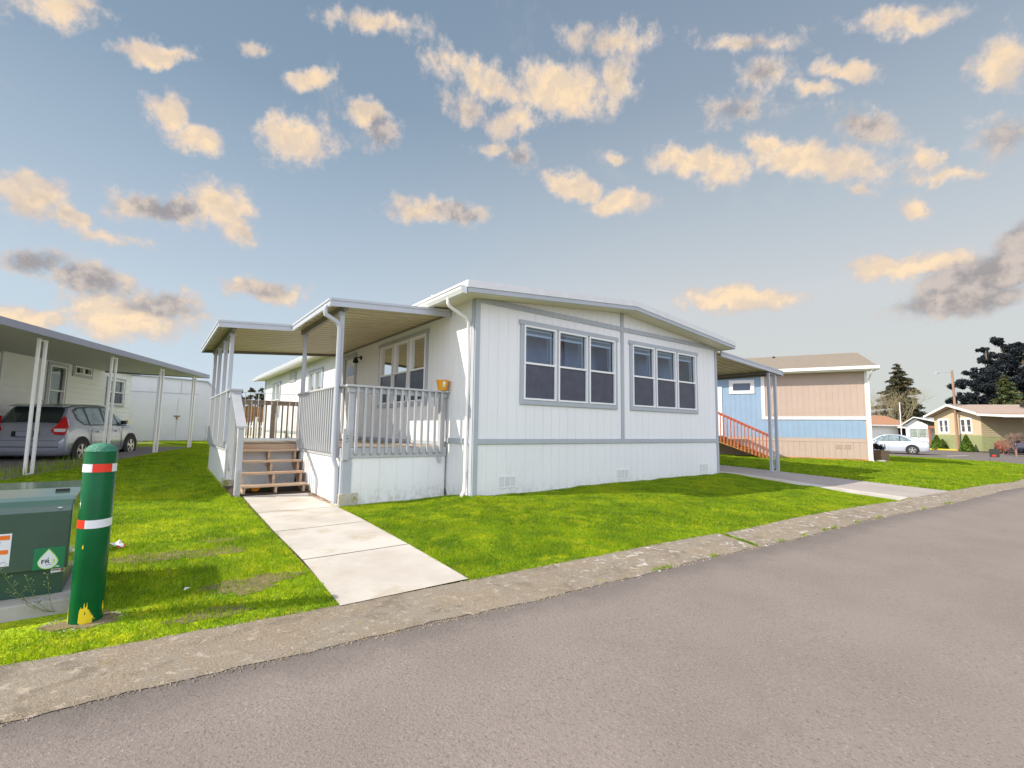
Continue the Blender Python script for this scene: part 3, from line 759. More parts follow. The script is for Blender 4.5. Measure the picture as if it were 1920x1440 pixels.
def double_hung(parent, MX, u0, u1, z0, z1, n, mats=('grey', 'vinyl'), tw=.075, headx=.03, headh=.085, sillh=.085, gap=.06, fb=.030, mid=.49, screen=True, blind=.10, base=.012, room='room', curtain=None, name='window'):
    """a unit of n double-hung windows: trim > frame, glass, insect_screen, blind, room behind"""
    t_ = MB(MX)
    t_.box(u0 - tw, u0, base, base + .022, z0, z1); t_.box(u1, u1 + tw, base, base + .022, z0, z1)
    t_.box(u0 - tw - headx, u1 + tw + headx, base, base + .030, z1, z1 + headh)
    t_.box(u0 - tw, u1 + tw, base, base + .026, z0 - sillh, z0)
    w = (u1 - u0 - gap * (n - 1)) / n
    for i in range(1, n):
        a = u0 + i * w + (i - 1) * gap
        t_.box(a + .002, a + gap - .002, base - .006, base + .014, z0, z1)
    win = bevel(t_.build(name, mats[0], parent), .004, 1)
    f_ = MB(MX); g_ = MB(MX); s_ = MB(MX); b_ = MB(MX)
    zm = z0 + (z1 - z0) * mid
    for i in range(n):
        a = u0 + i * (w + gap); b = a + w; o0, o1 = -.03, base + .034
        f_.box(a, a + fb, o0, o1, z0, z1); f_.box(b - fb, b, o0, o1, z0, z1)
        f_.box(a + fb, b - fb, o0, o1, z1 - fb, z1); f_.box(a + fb, b - fb, o0, o1 + .004, z0, z0 + fb)
        f_.box(a + fb, b - fb, o0, o1 - .012, zm - .017, zm + .017)
        # sash rails of the lower light, set back
        f_.box(a + fb, a + fb + .02, o0, -.004, z0 + fb, zm - .022); f_.box(b - fb - .02, b - fb, o0, -.004, z0 + fb, zm - .022)
        g_.quad((a + fb, -.012, zm + .022), (b - fb, -.012, zm + .022), (b - fb, -.012, z1 - fb), (a + fb, -.012, z1 - fb))
        g_.quad((a + fb + .02, -.022, z0 + fb), (b - fb - .02, -.022, z0 + fb), (b - fb - .02, -.022, zm - .022), (a + fb + .02, -.022, zm - .022))
        s_.quad((a + fb, .010, z0 + fb), (b - fb, .010, z0 + fb), (b - fb, .010, zm - .022), (a + fb, .010, zm - .022))
        if blind:
            zz = z1 - fb
            b_.box(a + fb, b - fb, -.09, -.05, zz - .035, zz)
            for k in range(6):
                b_.box(a + fb + .005, b - fb - .03, -.075, -.070, zz - .02 - k * blind / 6, zz - .004 - k * blind / 6 + .012)
            b_.box(a + fb, b - fb, -.085, -.055, zz - blind - .03, zz - blind)
            b_.box(b - fb - .035, b - fb, -.11, -.06, zm, zz)
            b_.tube([(b - fb - .12, -.06, zz - .05), (b - fb - .10, -.06, zm + .1)], .004, 5)
    f_.build('frame', mats[1], win)
    g_.build('pane', 'glass', win)
    if screen: s_.build('insect_screen', 'screen', win)
    if blind: b_.build('blind', 'blind', win)
    if curtain:
        c_ = MB(MX)
        for i in range(n):
            a = u0 + i * (w + gap) + fb; L_ = w - 2 * fb
            for k in range(12): c_.quad((a + L_ * k / 12, -.07 - .012 * (k % 2), z0), (a + L_ * (k + 1) / 12, -.07 - .012 * ((k + 1) % 2), z0), (a + L_ * (k + 1) / 12, -.07 - .012 * ((k + 1) % 2), z1), (a + L_ * k / 12, -.07 - .012 * (k % 2), z1))
        c_.build('curtain', curtain, win)
    r_ = MB(MX); D = -.5
    r_.quad((u0, D, z0), (u0, D, z1), (u1, D, z1), (u1, D, z0))
    r_.quad((u0, -.03, z0), (u1, -.03, z0), (u1, D, z0), (u0, D, z0)); r_.quad((u0, -.03, z1), (u1, -.03, z1), (u1, D, z1), (u0, D, z1))
    r_.quad((u0, -.03, z0), (u0, D, z0), (u0, D, z1), (u0, -.03, z1)); r_.quad((u1, -.03, z0), (u1, D, z0), (u1, D, z1), (u1, -.03, z1))
    r_.build('interior', room, win)
    return win


# ---------------------------------------------------------------- the white home
XR, LEN, XC = 7.32, 18.6, 3.66
BELT0, BELT1 = .838, .925
def soff(x): return 3.205 + .0925 * (XC - abs(x - XC) + .41)      # soffit height above x
home = thing('mobile_home', 'white double-wide mobile home with grey trim and two triple windows facing the street', 'house')
w1, w2, w3 = (1.005, 3.412, 1.614, 2.945), (3.976, 6.362, 1.614, 2.945), (1.737, 4.062, 1.612, 2.925)
w4, w5, vt = (15.13, 16.69, 1.55, 2.88), (8.88, 10.5, 1.55, 2.88), (12.45, 13.45, 2.82, 3.08)
DOOR = (5.82, 6.72, .93, 2.98)
wl = MB(M_FRONT)
wall_cells(wl, [0, XC, XR], -.25, lambda x: soff(x), [w1, w2], -.10, 0)
c_, sk = boards(.06, XR - .05)
wall_cells(wl, c_, BELT1, lambda x: soff(x), [w1, w2], 0, .005, sk)
wl.build('wall', 'white', home)
wl = MB(M_LEFT)
wall_cells(wl, [0.1, LEN], -.25, lambda x: soff(0), [w3, w4, w5, vt, DOOR], -.10, 0)
c_, sk = boards(.05, LEN)
wall_cells(wl, c_, BELT1, lambda x: soff(0), [w3, w4, w5, vt, DOOR], 0, .005, sk)
wl.build('wall', 'white', home)
wl = MB()
wl.box(XR - .1, XR, .1, LEN, -.25, soff(XR)).box(.1, XR - .1, LEN - .1, LEN, -.25, soff(0))
wl.prism([(.1, soff(.1)), (XR - .1, soff(XR - .1)), (XC, soff(XC))], 1, LEN - .1, LEN)
wl.build('wall', 'white', home)
# skirting below the belt board
for MX, L_ in ((M_FRONT, XR), (M_LEFT, LEN)):
    sb = MB(MX); c_, sk = boards(.06, L_ - .05)
    hol = [(-.5, .80, -.3, .3)] if MX is M_LEFT else []
    wall_cells(sb, c_, -.22, lambda x: BELT0, [], 0, .004, sk)
    sb.build('skirting', 'white', home)
# trim boards
tr = MB(M_FRONT)
tr.box(-.02, .075, .008, .030, -.22, soff(0) + .005)
tr.box(XR - .055, XR + .02, .008, .030, -.22, soff(XR))
tr.box(XC - .045, XC + .045, .009, .027, BELT1, soff(XC) - .004)
tr.box(.075, XR - .055, .008, .032, BELT0, BELT1)
for a, b in ((.075, XC - .045), (XC + .045, XR - .055)):
    for k in range(24):
        p_, q_ = a + (b - a) * k / 24, a + (b - a) * (k + 1) / 24
        za, zb_ = min(3.285, soff(p_)), min(3.285, soff(q_))
        tr.hexa([(p_, .008, 3.19), (q_, .008, 3.19), (q_, .026, 3.19), (p_, .026, 3.19)], [(p_, .008, za), (q_, .008, zb_), (q_, .026, zb_), (p_, .026, za)])
tr.M = M_LEFT
tr.box(.0, .085, .009, .028, -.22, soff(0)); tr.box(.085, .86, .009, .030, BELT0, BELT1); tr.box(7.0, LEN, .009, .030, BELT0 - .02, BELT1)
tr.box(LEN - .09, LEN + .02, .009, .028, -.2, soff(0)); tr.box(.9, 5.7, .009, .024, .78, .86)
bevel(tr.build('trim', 'grey', home), .004, 1)
double_hung(home, M_FRONT, *w1, 3)
double_hung(home, M_FRONT, *w2, 3)
double_hung(home, M_LEFT, *w3, 3, mats=('grey', 'vinyl'))
double_hung(home, M_LEFT, *w5, 2, blind=0, screen=True)
double_hung(home, M_LEFT, *w4, 2, blind=0)
double_hung(home, M_LEFT, *vt, 2, blind=0, screen=False, gap=.03, mid=.98, fb=.03, tw=.05, headh=.05, sillh=.05, name='window')
# underfloor vents
for x0 in (.50, 3.46, 6.46):
    v_ = MB(M_FRONT); z0 = .105 if x0 < 6 else .12
    v_.box(x0, x0 + .38, .006, .014, z0, z0 + .02); v_.box(x0, x0 + .38, .006, .014, z0 + .18, z0 + .20)
    for k in range(4): v_.box(x0 + k * .12, x0 + k * .12 + .02, .006, .014, z0 + .02, z0 + .18)
    vo = v_.build('vent', 'vinyl', home)
    g_ = MB(M_FRONT)
    for k in range(3):
        for j in range(9): g_.box(x0 + k * .12 + .02, x0 + k * .12 + .12, .0062, .0105, z0 + .022 + j * .0175, z0 + .030 + j * .0175)
    g_.build('louvre', 'rooftop', vo)
# roof, white edge metal, grey fascia, soffit
EV = .41; Y0, Y1 = -.405, LEN + .4
def rt(x): return soff(x) + .185
rf = MB()
for a, b in ((-EV, XC), (XC, XR + EV - .12)):
    rf.hexa([(a, Y0, rt(a) - .115), (b, Y0, rt(b) - .115), (b, Y1, rt(b) - .115), (a, Y1, rt(a) - .115)], [(a, Y0, rt(a)), (b, Y0, rt(b)), (b, Y1, rt(b)), (a, Y1, rt(a))])
for y_ in np.arange(.8, LEN, 1.2):       # raised metal seams
    for a, b in ((-EV, XC), (XC, XR + EV - .12)):
        rf.hexa([(a, y_, rt(a)), (b, y_, rt(b)), (b, y_ + .03, rt(b)), (a, y_ + .03, rt(a))], [(a, y_, rt(a) + .025), (b, y_, rt(b) + .025), (b, y_ + .03, rt(b) + .025), (a, y_ + .03, rt(a) + .025)])
roof = rf.build('roof', 'rooftop', home)
XE = XR + EV - .12
fa_ = MB()
for a, b in ((-EV + .01, XC - .01), (XC + .01, XE - .01)):
    fa_.hexa([(a, Y0 + .012, rt(a) - .19), (b, Y0 + .012, rt(b) - .19), (b, Y0 + .035, rt(b) - .19), (a, Y0 + .035, rt(a) - .19)], [(a, Y0 + .012, rt(a) - .117), (b, Y0 + .012, rt(b) - .117), (b, Y0 + .035, rt(b) - .117), (a, Y0 + .035, rt(a) - .117)])
fa_.box(XC - .022, XC + .022, Y0 + .006, Y0 + .034, rt(XC) - .195, rt(XC) - .120)
fa_.box(XE - .03, XE - .008, Y0 + .036, Y1 - .03, rt(XE) - .19, rt(XE) - .117); fa_.box(-EV + .01, -EV + .03, Y0 + .036, Y1 - .03, rt(-EV) - .19, rt(-EV) - .117)
fa_.build('fascia', 'grey', roof)
so = MB()
for a, b in ((-EV + .03, XC), (XC, XE - .03)):
    so.hexa([(a, Y0 + .036, rt(a) - .183), (b, Y0 + .036, rt(b) - .183), (b, Y1 - .036, rt(b) - .183), (a, Y1 - .036, rt(a) - .183)], [(a, Y0 + .036, rt(a) - .175), (b, Y0 + .036, rt(b) - .175), (b, Y1 - .036, rt(b) - .175), (a, Y1 - .036, rt(a) - .175)])
so.build('soffit', 'soffit', roof)
# gutter along the left eave with its downspout
gt = MB(); gz = rt(-EV) - .10
prof = [(-EV - .003, gz), (-EV - .003, gz - .115), (-EV - .075, gz - .115), (-EV - .11, gz - .06), (-EV - .11, gz - .012), (-EV - .125, gz - .012), (-EV - .125, gz), (-EV - .10, gz), (-EV - .10, gz - .05), (-EV - .068, gz - .105), (-EV - .012, gz - .105), (-EV - .012, gz)]
gt.prism(prof, 1, Y0 + .03, Y1 - .1)
gt.prism([(-EV - .003, gz), (-EV - .003, gz - .115), (-EV - .075, gz - .115), (-EV - .11, gz - .06), (-EV - .11, gz)], 1, Y0 + .022, Y0 + .030)
gut = gt.build('gutter', 'gutter', home)
ds = MB()
ds.tube([(-.475, .10, gz - .10), (-.475, .10, gz - .18), (-.44, .105, gz - .23), (-.13, .12, gz - .36), (-.06, .125, gz - .44), (-.05, .13, 2.2), (-.05, .15, .20), (-.06, .145, .10), (-.10, .11, .05), (-.16, .06, .03)], .029, 10)
ds.build('downspout', 'whitepaint', gut, smooth=True)
# door with fan light, lamp, steps up to it
dr = MB(M_LEFT)
dr.box(DOOR[0], DOOR[0] + .06, -.03, .03, DOOR[2], DOOR[3]); dr.box(DOOR[1] - .06, DOOR[1], -.03, .03, DOOR[2], DOOR[3]); dr.box(DOOR[0] + .06, DOOR[1] - .06, -.03, .03, DOOR[3] - .06, DOOR[3])
dr.cur = 1
dr.box(DOOR[0] + .06, DOOR[1] - .06, -.05, -.01, DOOR[2], DOOR[3] - .06)
for z0, z1 in ((1.05, 1.60), (1.68, 2.35)):
    for k in (0, 1): dr.box(DOOR[0] + .14 + k * .34, DOOR[0] + .40 + k * .34, -.01, .002, z0, z1)
door = dr.build('door', ['grey', 'whitepaint'], home)
fl_ = MB(M_LEFT); cx = (DOOR[0] + DOOR[1]) / 2
fl_.poly([(cx + .26 * math.cos(a), -.004, 2.47 + .30 * math.sin(a)) for a in np.linspace(0, math.pi, 14)])
fl_.build('fanlight', 'carglass', door)
hn = MB(M_LEFT); hn.tube([(DOOR[0] + .12, -.01, 1.9), (DOOR[0] + .12, .05, 1.9)], .03, 10); hn.build('handle', 'rim', door)
dr = MB(M_LEFT); dr.box(DOOR[0] - .07, DOOR[0], .009, .03, .93, DOOR[3] + .07); dr.box(DOOR[1], DOOR[1] + .09, .009, .03, .93, DOOR[3] + .07); dr.box(DOOR[0], DOOR[1], .009, .03, DOOR[3], DOOR[3] + .07)
dr.build('door_trim', 'grey', home)
lm = MB(M_LEFT)
lm.lathe([(0, .008), (.055, .008), (.05, .03), (.0, .035)], 14, (5.42, 0, 2.86), 1)
lm.tube([(5.42, .03, 2.86), (5.42, .10, 2.87), (5.42, .14, 2.84)], .014, 8)
lm.lathe([(.03, 2.86), (.045, 2.83), (.075, 2.72), (.07, 2.72), (.03, 2.84)], 16, (5.42, .15, 0))
lm.build('wall_lamp', 'black', home, smooth=True)
lc = MB(M_LEFT); lc.tube([(1.36, .012, -.13), (1.33, .03, .02), (.84, .03, .05), (.80, .012, -.1)], .008, 6); lc.build('wire_loop', 'black', home)

# ---------------------------------------------------------------- covered porch and deck
porch = thing('covered_porch', 'grey railed porch deck with ribbed metal awning roof on slim posts beside the white home', 'porch')
YP, XP, XD, YS, YB, FZ = .85, -1.80, -3.02, 3.68, 7.15, .775
fl = MB()
nb_ = 0
y_ = YP + .01
while y_ < YB - .05:
    xa = XP + .005 if y_ < YS - .02 else XD + .005
    fl.box(xa, -.035, y_, y_ + .135, FZ - .03, FZ); y_ += .142
fl.build('deck_floor', 'woodold', porch)
sk_ = MB()
def skirt_run(MX, u0, u1, z0):
    sk_.M = MX
    c_, s_ = boards(u0, u1, .29, .010)
    wall_cells(sk_, [u0, u1], z0, lambda x: FZ - .16, [], -.03, 0)
    wall_cells(sk_, c_, z0, lambda x: FZ - .16, [], 0, .006, s_)
def MW(org, du, do):   # wall frame: origin, direction of u, outward
    return Matrix(((du[0], do[0], 0, org[0]), (du[1], do[1], 0, org[1]), (0, 0, 1, 0), (0, 0, 0, 1)))
MPF = MW((XP, YP), (1, 0), (0, -1)); MPS = MW((XP, YP), (0, 1), (-1, 0)); MDF = MW((XD, YS), (1, 0), (0, -1)); MDS = MW((XD, YS), (0, 1), (-1, 0))
skirt_run(MPF, .0, 1.76, -.25); skirt_run(MPS, .03, YS - YP, -.25); skirt_run(MDF, 0.03, XP - XD - .04, -.22); skirt_run(MDS, 0, YB - YS, -.15)
sk_.M = None; sk_.box(XD + .06, -.05, YB - .03, YB, -.1, FZ - .16)
sk_.build('skirting', 'white', porch)
fz = MB()
for MX, a, b in ((MPF, -.02, 1.765), (MPS, .025, YS - YP - .06), (MDS, -.02, YB - YS)):
    fz.M = MX; fz.box(a, b, .002, .030, FZ - .165, FZ - .012)
fz.M = None; fz.box(XD, -.05, YB, YB + .03, FZ - .165, FZ - .012)
bevel(fz.build('rim_board', 'railgrey', porch), .004, 1)
rb_ = MB(); rb_.box(XD + .02, XP - .03, YS - .035, YS - .006, FZ - .15, FZ - .035); rb_.build('rim_board', 'wood', porch, label='bare brown wood board above the stairs')
for MX, a_, b2_, zb_ in ((MPF, -.012, .13, -.12), (MPS, -.008, .06, -.12), (MDS, -.01, .10, -.05)):
    cp_ = MB(MX); cp_.box(a_, b2_, .008, .026, zb_, FZ - .17); cp_.build('corner_board', 'grey', porch)
mbk = MB(); mbk.box(XP - .05, XP + .24, YP - .045, YP + .02, -.16, .08); bevel(mbk.build('footing_block', 'mossblock', porch), .01)
mbk = MB(); mbk.box(XD - .05, XD + .13, YS - .05, YS + .12, -.12, .10); bevel(mbk.build('footing_block', 'mossblock', porch), .01)


def railing(MX, u0, u1, pitch, out=.033, ztop=1.745, first=None, posts=()):
    """top rail with its balusters, each a piece of its own"""
    tp = MB(MX); tp.box(u0 - .03, u1 + .02, out - .055, out + .045, ztop - .034, ztop)
    tp.box(u0, u1, out - .028, out - .006, ztop - .12, ztop - .036)
    r_ = bevel(tp.build('railing', 'railgrey', porch), .005, 1)
    u = (first if first is not None else u0 + pitch * .5)
    while u < u1 - .03:
        b_ = MB(MX); zb = FZ - .125
        b_.add([(u - .019, out, zb), (u + .019, out, zb), (u + .019, out + .036, zb + .03), (u - .019, out + .036, zb + .03), (u - .019, out, ztop - .036), (u + .019, out, ztop - .036), (u + .019, out + .036, ztop - .036), (u - .019, out + .036, ztop - .036)],
               [(3, 2, 1, 0), (4, 5, 6, 7), (0, 1, 5, 4), (1, 2, 6, 5), (2, 3, 7, 6), (3, 0, 4, 7)])
        b_.build('baluster', 'railgrey', r_); u += pitch
    for p in posts:
        b_ = MB(MX); b_.box(p - .045, p + .045, out - .122, out - .032, FZ - .16, ztop - .036); b_.build('rail_post', 'railgrey', r_)
    return r_


railing(MPF, .02, 1.76, .1225, posts=(.10, 1.70), first=.17)
railing(MPS, .10, YS - YP - .03, .128, posts=(YS - YP - .10,), first=.27)
railing(MDS, .02, YB - YS - .05, .13, posts=(.05, 1.7, 3.35), first=.15)
MBK = MW((XD, YB), (1, 0), (0, 1))
r_ = railing(MBK, .08, 2.9, .13, first=.15, posts=(1.35, 2.3))
for o in [r_] + list(r_.children): o.data.materials.clear(); o.data.materials.append(M['woodold'])
# plank with the house number
pk = MB(); pk.M = MPF; pk.box(-.035, .062, .0335, .072, .585, 1.06); pl = bevel(pk.build('number_plank', 'railgrey', porch), .004, 1)
for k, (ch, rr) in enumerate((('1', -62), ('9', -70), ('2', -55))):
    Mx = MPF @ Matrix.Translation((.018 + k * .004, .0728, .955 - k * .045)) @ Matrix.Rotation(R(90), 4, 'X') @ Matrix.Scale(-1, 4, (0, 0, 1)) @ Matrix.Rotation(R(rr), 4, 'Z')
    text_mesh('digit', ch, .062, 'ink', Mx, pl)
# newel and sloping hand rail of the stair
NX, NY = XD + .055, 2.60
nw = MB(); nw.box(NX - .045, NX + .045, NY - .045, NY + .045, -.12, 1.04); nw.box(NX - .055, NX - .02, NY - .12, NY - .05, .0, .36)
r_ = bevel(nw.build('newel_post', 'railgrey', porch), .005, 1)
hr = MB(); hr.hexa([(NX - .07, NY - .07, 1.04), (NX + .075, NY - .07, 1.04), (NX + .075, YS - .02, 1.70), (NX - .07, YS - .02, 1.70)], [(NX - .07, NY - .07, 1.075), (NX + .075, NY - .07, 1.075), (NX + .075, YS - .02, 1.735), (NX - .07, YS - .02, 1.735)])
hr.box(NX - .09, NX + .10, YS - .09, YS + .09, 1.60, 1.73); hr.box(NX - .11, NX + .12, YS - .11, YS + .11, 1.73, 1.765)
hr.box(NX - .045, NX + .045, YS - .045, YS + .045, FZ - .5, 1.60)
hr.build('stair_rail', 'railgrey', porch)
for k in range(7):
    y_ = NY + .12 + k * .135; zt = 1.04 + (y_ - NY + .07) * .61
    b_ = MB(); b_.box(NX - .085, NX - .05, y_ - .018, y_ + .018, zt - .98, zt); b_.build('baluster', 'railgrey', porch)

# awning roofs: ribbed pans, fascia, beams, posts
def zaw(x): return 3.205 + .072 * x
def pans(mb, x0, x1, y0, y1, zf, pitch=.25, big=False):
    n_ = max(1, round((y1 - y0) / pitch)); pitch = (y1 - y0) / n_
    for i_ in range(n_):
        y = y0 + i_ * pitch; w = 1
        pr = [(0, 0), (.150, 0), (.158, .038), (.238, .038), (.25, 0)]
        if big: pr = [(0, 0), (.06, 0), (.075, .052), (.175, .052), (.19, 0), (.25, 0)]
        pr = [(a * pitch / .25, b) for a, b in pr]
        for (a, za), (b, zb) in zip(pr[:-1], pr[1:]):
            mb.quad((x0, y + a, zf(x0) - .055 + za), (x0, y + b, zf(x0) - .055 + zb), (x1, y + b, zf(x1) - .055 + zb), (x1, y + a, zf(x1) - .055 + za))
def slab(mb, x0, x1, y0, y1, zf, a, b):
    mb.hexa([(x0, y0, zf(x0) + a), (x1, y0, zf(x1) + a), (x1, y1, zf(x1) + a), (x0, y1, zf(x0) + a)], [(x0, y0, zf(x0) + b), (x1, y0, zf(x1) + b), (x1, y1, zf(x1) + b), (x0, y1, zf(x0) + b)])
XF, XG, YR, YF, YG = -2.12, -3.34, .80, 3.32, 7.15
aw = MB()
pans(aw, XF + .04, -.012, YR + .03, YF, zaw); pans(aw, XG + .04, -.012, YF, YG - .03, zaw)
awn = aw.build('awning_roof', 'pan', porch)
fs = MB()
def fascia_run(mb, x0, x1, y0, y1, zf, hh=.125):
    slab(mb, x0, x1, y0, y1, zf, -hh, 0)
    e = .012
    if y1 - y0 < .1: slab(mb, x0 - .0, x1, y0 - e, y0, zf, -.035, .004); slab(mb, x0, x1, y0 - e * .7, y0, zf, -hh, -hh + .03)
    else: slab(mb, x0 - e, x0, y0 - e, y1, zf, -.035, .004); slab(mb, x0 - e * .7, x0, y0, y1, zf, -hh, -hh + .03)
fascia_run(fs, XF, -.015, YR, YR + .03, zaw); fascia_run(fs, XF, XF + .03, YR + .03, YF, zaw)
fascia_run(fs, XG, XF - .002, YF - .03, YF, zaw); fascia_run(fs, XG, XG + .03, YF, YG - .03, zaw)
fs.build('fascia', 'alum', awn)
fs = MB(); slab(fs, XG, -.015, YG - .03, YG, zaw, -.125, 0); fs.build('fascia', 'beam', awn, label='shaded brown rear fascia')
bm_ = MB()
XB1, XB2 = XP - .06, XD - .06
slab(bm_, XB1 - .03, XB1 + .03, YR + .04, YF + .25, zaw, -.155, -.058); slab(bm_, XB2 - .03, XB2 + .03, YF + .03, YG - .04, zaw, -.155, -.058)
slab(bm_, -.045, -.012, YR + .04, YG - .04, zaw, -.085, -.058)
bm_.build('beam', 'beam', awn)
for x_, y_ in ((XB1, 1.04), (XB1 + .03, 3.45)) + tuple((XB2 + .02, v_) for v_ in (3.78, 4.75, 5.85, 6.9)):
    b_ = MB(); b_.box(x_ - .035, x_ + .035, y_ - .035, y_ + .035, FZ - .16 if x_ > -2 else FZ, zaw(x_) - .156)
    b_.box(x_ - .05, x_ + .05, y_ - .05, y_ + .05, zaw(x_) - .20, zaw(x_) - .157)
    bevel(b_.build('post', 'alum', porch), .004, 1)
ds = MB(); ds.tube([(XF - .01, .93, zaw(XF) - .10), (XF - .035, .93, zaw(XF) - .16), (XF - .02, .935, zaw(XF) - .24), (XP - .16, .94, zaw(XF) - .33), (XP - .115, .945, zaw(XF) - .42), (XP - .11, .97, 1.4), (XP - .11, .98, .95), (XP - .10, .99, .60), (XP - .045, 1.0, .45), (XP - .045, 1.0, -.08)], .037, 10)
ds.build('downspout', 'alum', porch, smooth=True)
hb = MB(); hb.M = MPF; hb.box(1.60, 1.66, .031, .07, .53, .60); hb.tube([(1.63, .03, .56), (1.63, .05, .50)], .02, 8); hb.build('hose_hook', 'alum', porch)

# ---------------------------------------------------------------- stair
st = thing('wooden_stairs', 'open wooden stair of four bare treads rising from the walk to the porch gate', 'stairs', (0, 0, 0))
for k, zt in enumerate((.068, .262, .455, .640)):
    b_ = MB(); y_ = 2.635 + .265 * k
    b_.box(-2.90 + (.03 if k else -.0), -1.845, y_, y_ + .125, zt - .036, zt); b_.box(-2.90 + (.03 if k else -.0), -1.845, y_ + .131, y_ + .256, zt - .036, zt)
    bevel(b_.build('tread', 'wood', st), .006, 2)
for x_ in (-2.855, -2.36, -1.90):
    b_ = MB(); pr = [(2.66, -.11)]
    for k, zt in enumerate((.068, .262, .455, .640)):
        y_ = 2.66 + .265 * k; pr += [(y_, zt - .037), (y_ + .262, zt - .037)]
    pr += [(3.64, .60), (3.64, .36), (2.86, -.11)]
    b_.prism(pr, 0, x_ - .019, x_ + .019); b_.build('stringer', 'wood', st)

# gate at the top of the stair
gtg = thing('safety_gate', 'white metal baby gate of thin bars across the top of the porch stairs', 'gate', (0, 0, 0))
GX0, GX1, GYY = -2.84, -1.86, YS - .02
f_ = MB()
f_.bar((GX0, GYY, FZ + .05), (GX1, GYY, FZ + .05), .03, .045); f_.bar((GX0, GYY, 1.715), (GX1, GYY, 1.715), .014, .014)
for x_ in (GX0 + .01, GX0 + .09, GX0 + .22, GX1 - .23, GX1 - .01): f_.bar((x_, GYY, FZ + .05), (x_, GYY, 1.72), .028 if x_ in (GX0 + .22, GX1 - .23) else .018, .02)
f_.build('frame', 'metalgate', gtg)
for k in range(9):
    x_ = GX0 + .05 + k * .112
    if abs(x_ - GX0 - .22) < .03 or abs(x_ - GX1 + .23) < .03: continue
    b_ = MB()
    if k in (1, 7, 8): b_.tube([(x_, GYY, FZ + .06), (x_, GYY, 1.60), (x_ + (.03 if k == 1 else -.02), GYY, 1.66), (x_ + (.06 if k == 1 else -.06), GYY, 1.715)], .006, 6)
    else: b_.tube([(x_, GYY, FZ + .06), (x_, GYY, 1.715)], .006, 6)
    b_.build('bar', 'metalgate', gtg)
for x_ in (GX0 - .02, GX1 + .02):
    b_ = MB(); b_.tube([(x_ - .02, GYY, 1.715), (x_ + .02, GYY, 1.715)], .022, 10); b_.build('wall_cup', 'black', gtg)

# pot on the rail by the wall
q_ = thing('flower_pot', 'small orange glazed pot with a white tag on the porch rail against the wall', 'pot', (-.14, YP - .03, 1.746))
b_ = MB(); b_.lathe([(0, 0), (.075, 0), (.078, .01), (.112, .165), (.118, .168), (.118, .182), (.102, .182), (.098, .165), (0, .150)], 28); b_.build('pot', 'pot', q_, smooth=True)
b_ = MB(); b_.poly([(-.055, -.098, .055), (.0, -.100, .052), (.0, -.116, .14), (-.012, -.119, .155), (-.028, -.120, .162), (-.045, -.113, .15), (-.055, -.107, .13)]); b_.build('price_tag', 'stickwhite', q_)
b_ = MB(); b_.poly([(-.047, -.1055, .068), (-.012, -.107, .066), (-.012, -.1155, .105), (-.047, -.108, .105)]); b_.build('tag_print', 'yellow', q_)

# pumpkin and flowers under the bottom step
pz = h(-2.6, 2.95) + .03
b_ = MB()
vs = []; nseg = 24
prof = [(.004, .095), (.03, .10), (.055, .085), (.068, .05), (.055, .015), (.02, .0)]
for r0, z0 in prof:
    for k in range(nseg):
        a = 2 * math.pi * k / nseg; rr = r0 * (1 + .07 * math.cos(8 * a)); vs.append((rr * math.cos(a), rr * math.sin(a), z0))
b_.add(vs, [(i * nseg + k, i * nseg + (k + 1) % nseg, (i + 1) * nseg + (k + 1) % nseg, (i + 1) * nseg + k) for i in range(5) for k in range(nseg)])
b_.tube([(0, 0, .095), (.01, 0, .125)], .008, 6)
pu = tag(b_.build('pumpkin', 'pumpkin', None, smooth=True), 'small orange pumpkin lying under the bottom stair tread', 'pumpkin'); pu.location = (-2.66, 2.84, pz)


def leaf_cloud(n, cs, rs, size, flat=.0, seed=1, shell=.6):
    """n small two-triangle leaves in ellipsoids"""
    g = np.random.default_rng(seed)
    cs = np.array(cs, float).reshape(-1, 3); rs = np.array(rs, float).reshape(-1, 3)
    vol = rs.prod(1) ** (2 / 3); k = g.choice(len(cs), n, p=vol / vol.sum())
    d = g.normal(size=(n, 3)); d /= np.linalg.norm(d, axis=1)[:, None]
    r_ = (shell + (1 - shell) * g.random((n, 1))) * (1 + .12 * g.normal(size=(n, 1)))
    P = cs[k] + d * rs[k] * r_
    a = g.normal(size=(n, 3)); a[:, 2] *= (1 - flat); a /= np.linalg.norm(a, axis=1)[:, None]
    b = np.cross(a, g.normal(size=(n, 3))); b /= np.linalg.norm(b, axis=1)[:, None]
    s = size * (.5 + g.random((n, 1)))
    return np.stack([P - a * s * .5, P + b * s * .28, P + a * s * .5, P - b * s * .28], 1)


def leaf_mesh(name, V, mat, parent=None, **props):
    n = len(V); me = bpy.data.meshes.new(name)
    me.vertices.add(n * 4); me.vertices.foreach_set('co', V.reshape(-1).astype(np.float32))
    me.loops.add(n * 4); me.loops.foreach_set('vertex_index', np.arange(n * 4, dtype=np.int32))
    me.polygons.add(n); me.polygons.foreach_set('loop_start', (np.arange(n) * 4).astype(np.int32)); me.polygons.foreach_set('loop_total', np.full(n, 4, np.int32))
    me.update(calc_edges=True)
    me.materials.append(M[mat])
    o = bpy.data.objects.new(name, me); COL.objects.link(o); o.parent = parent
    for k, v in props.items(): o[k] = v
    return o


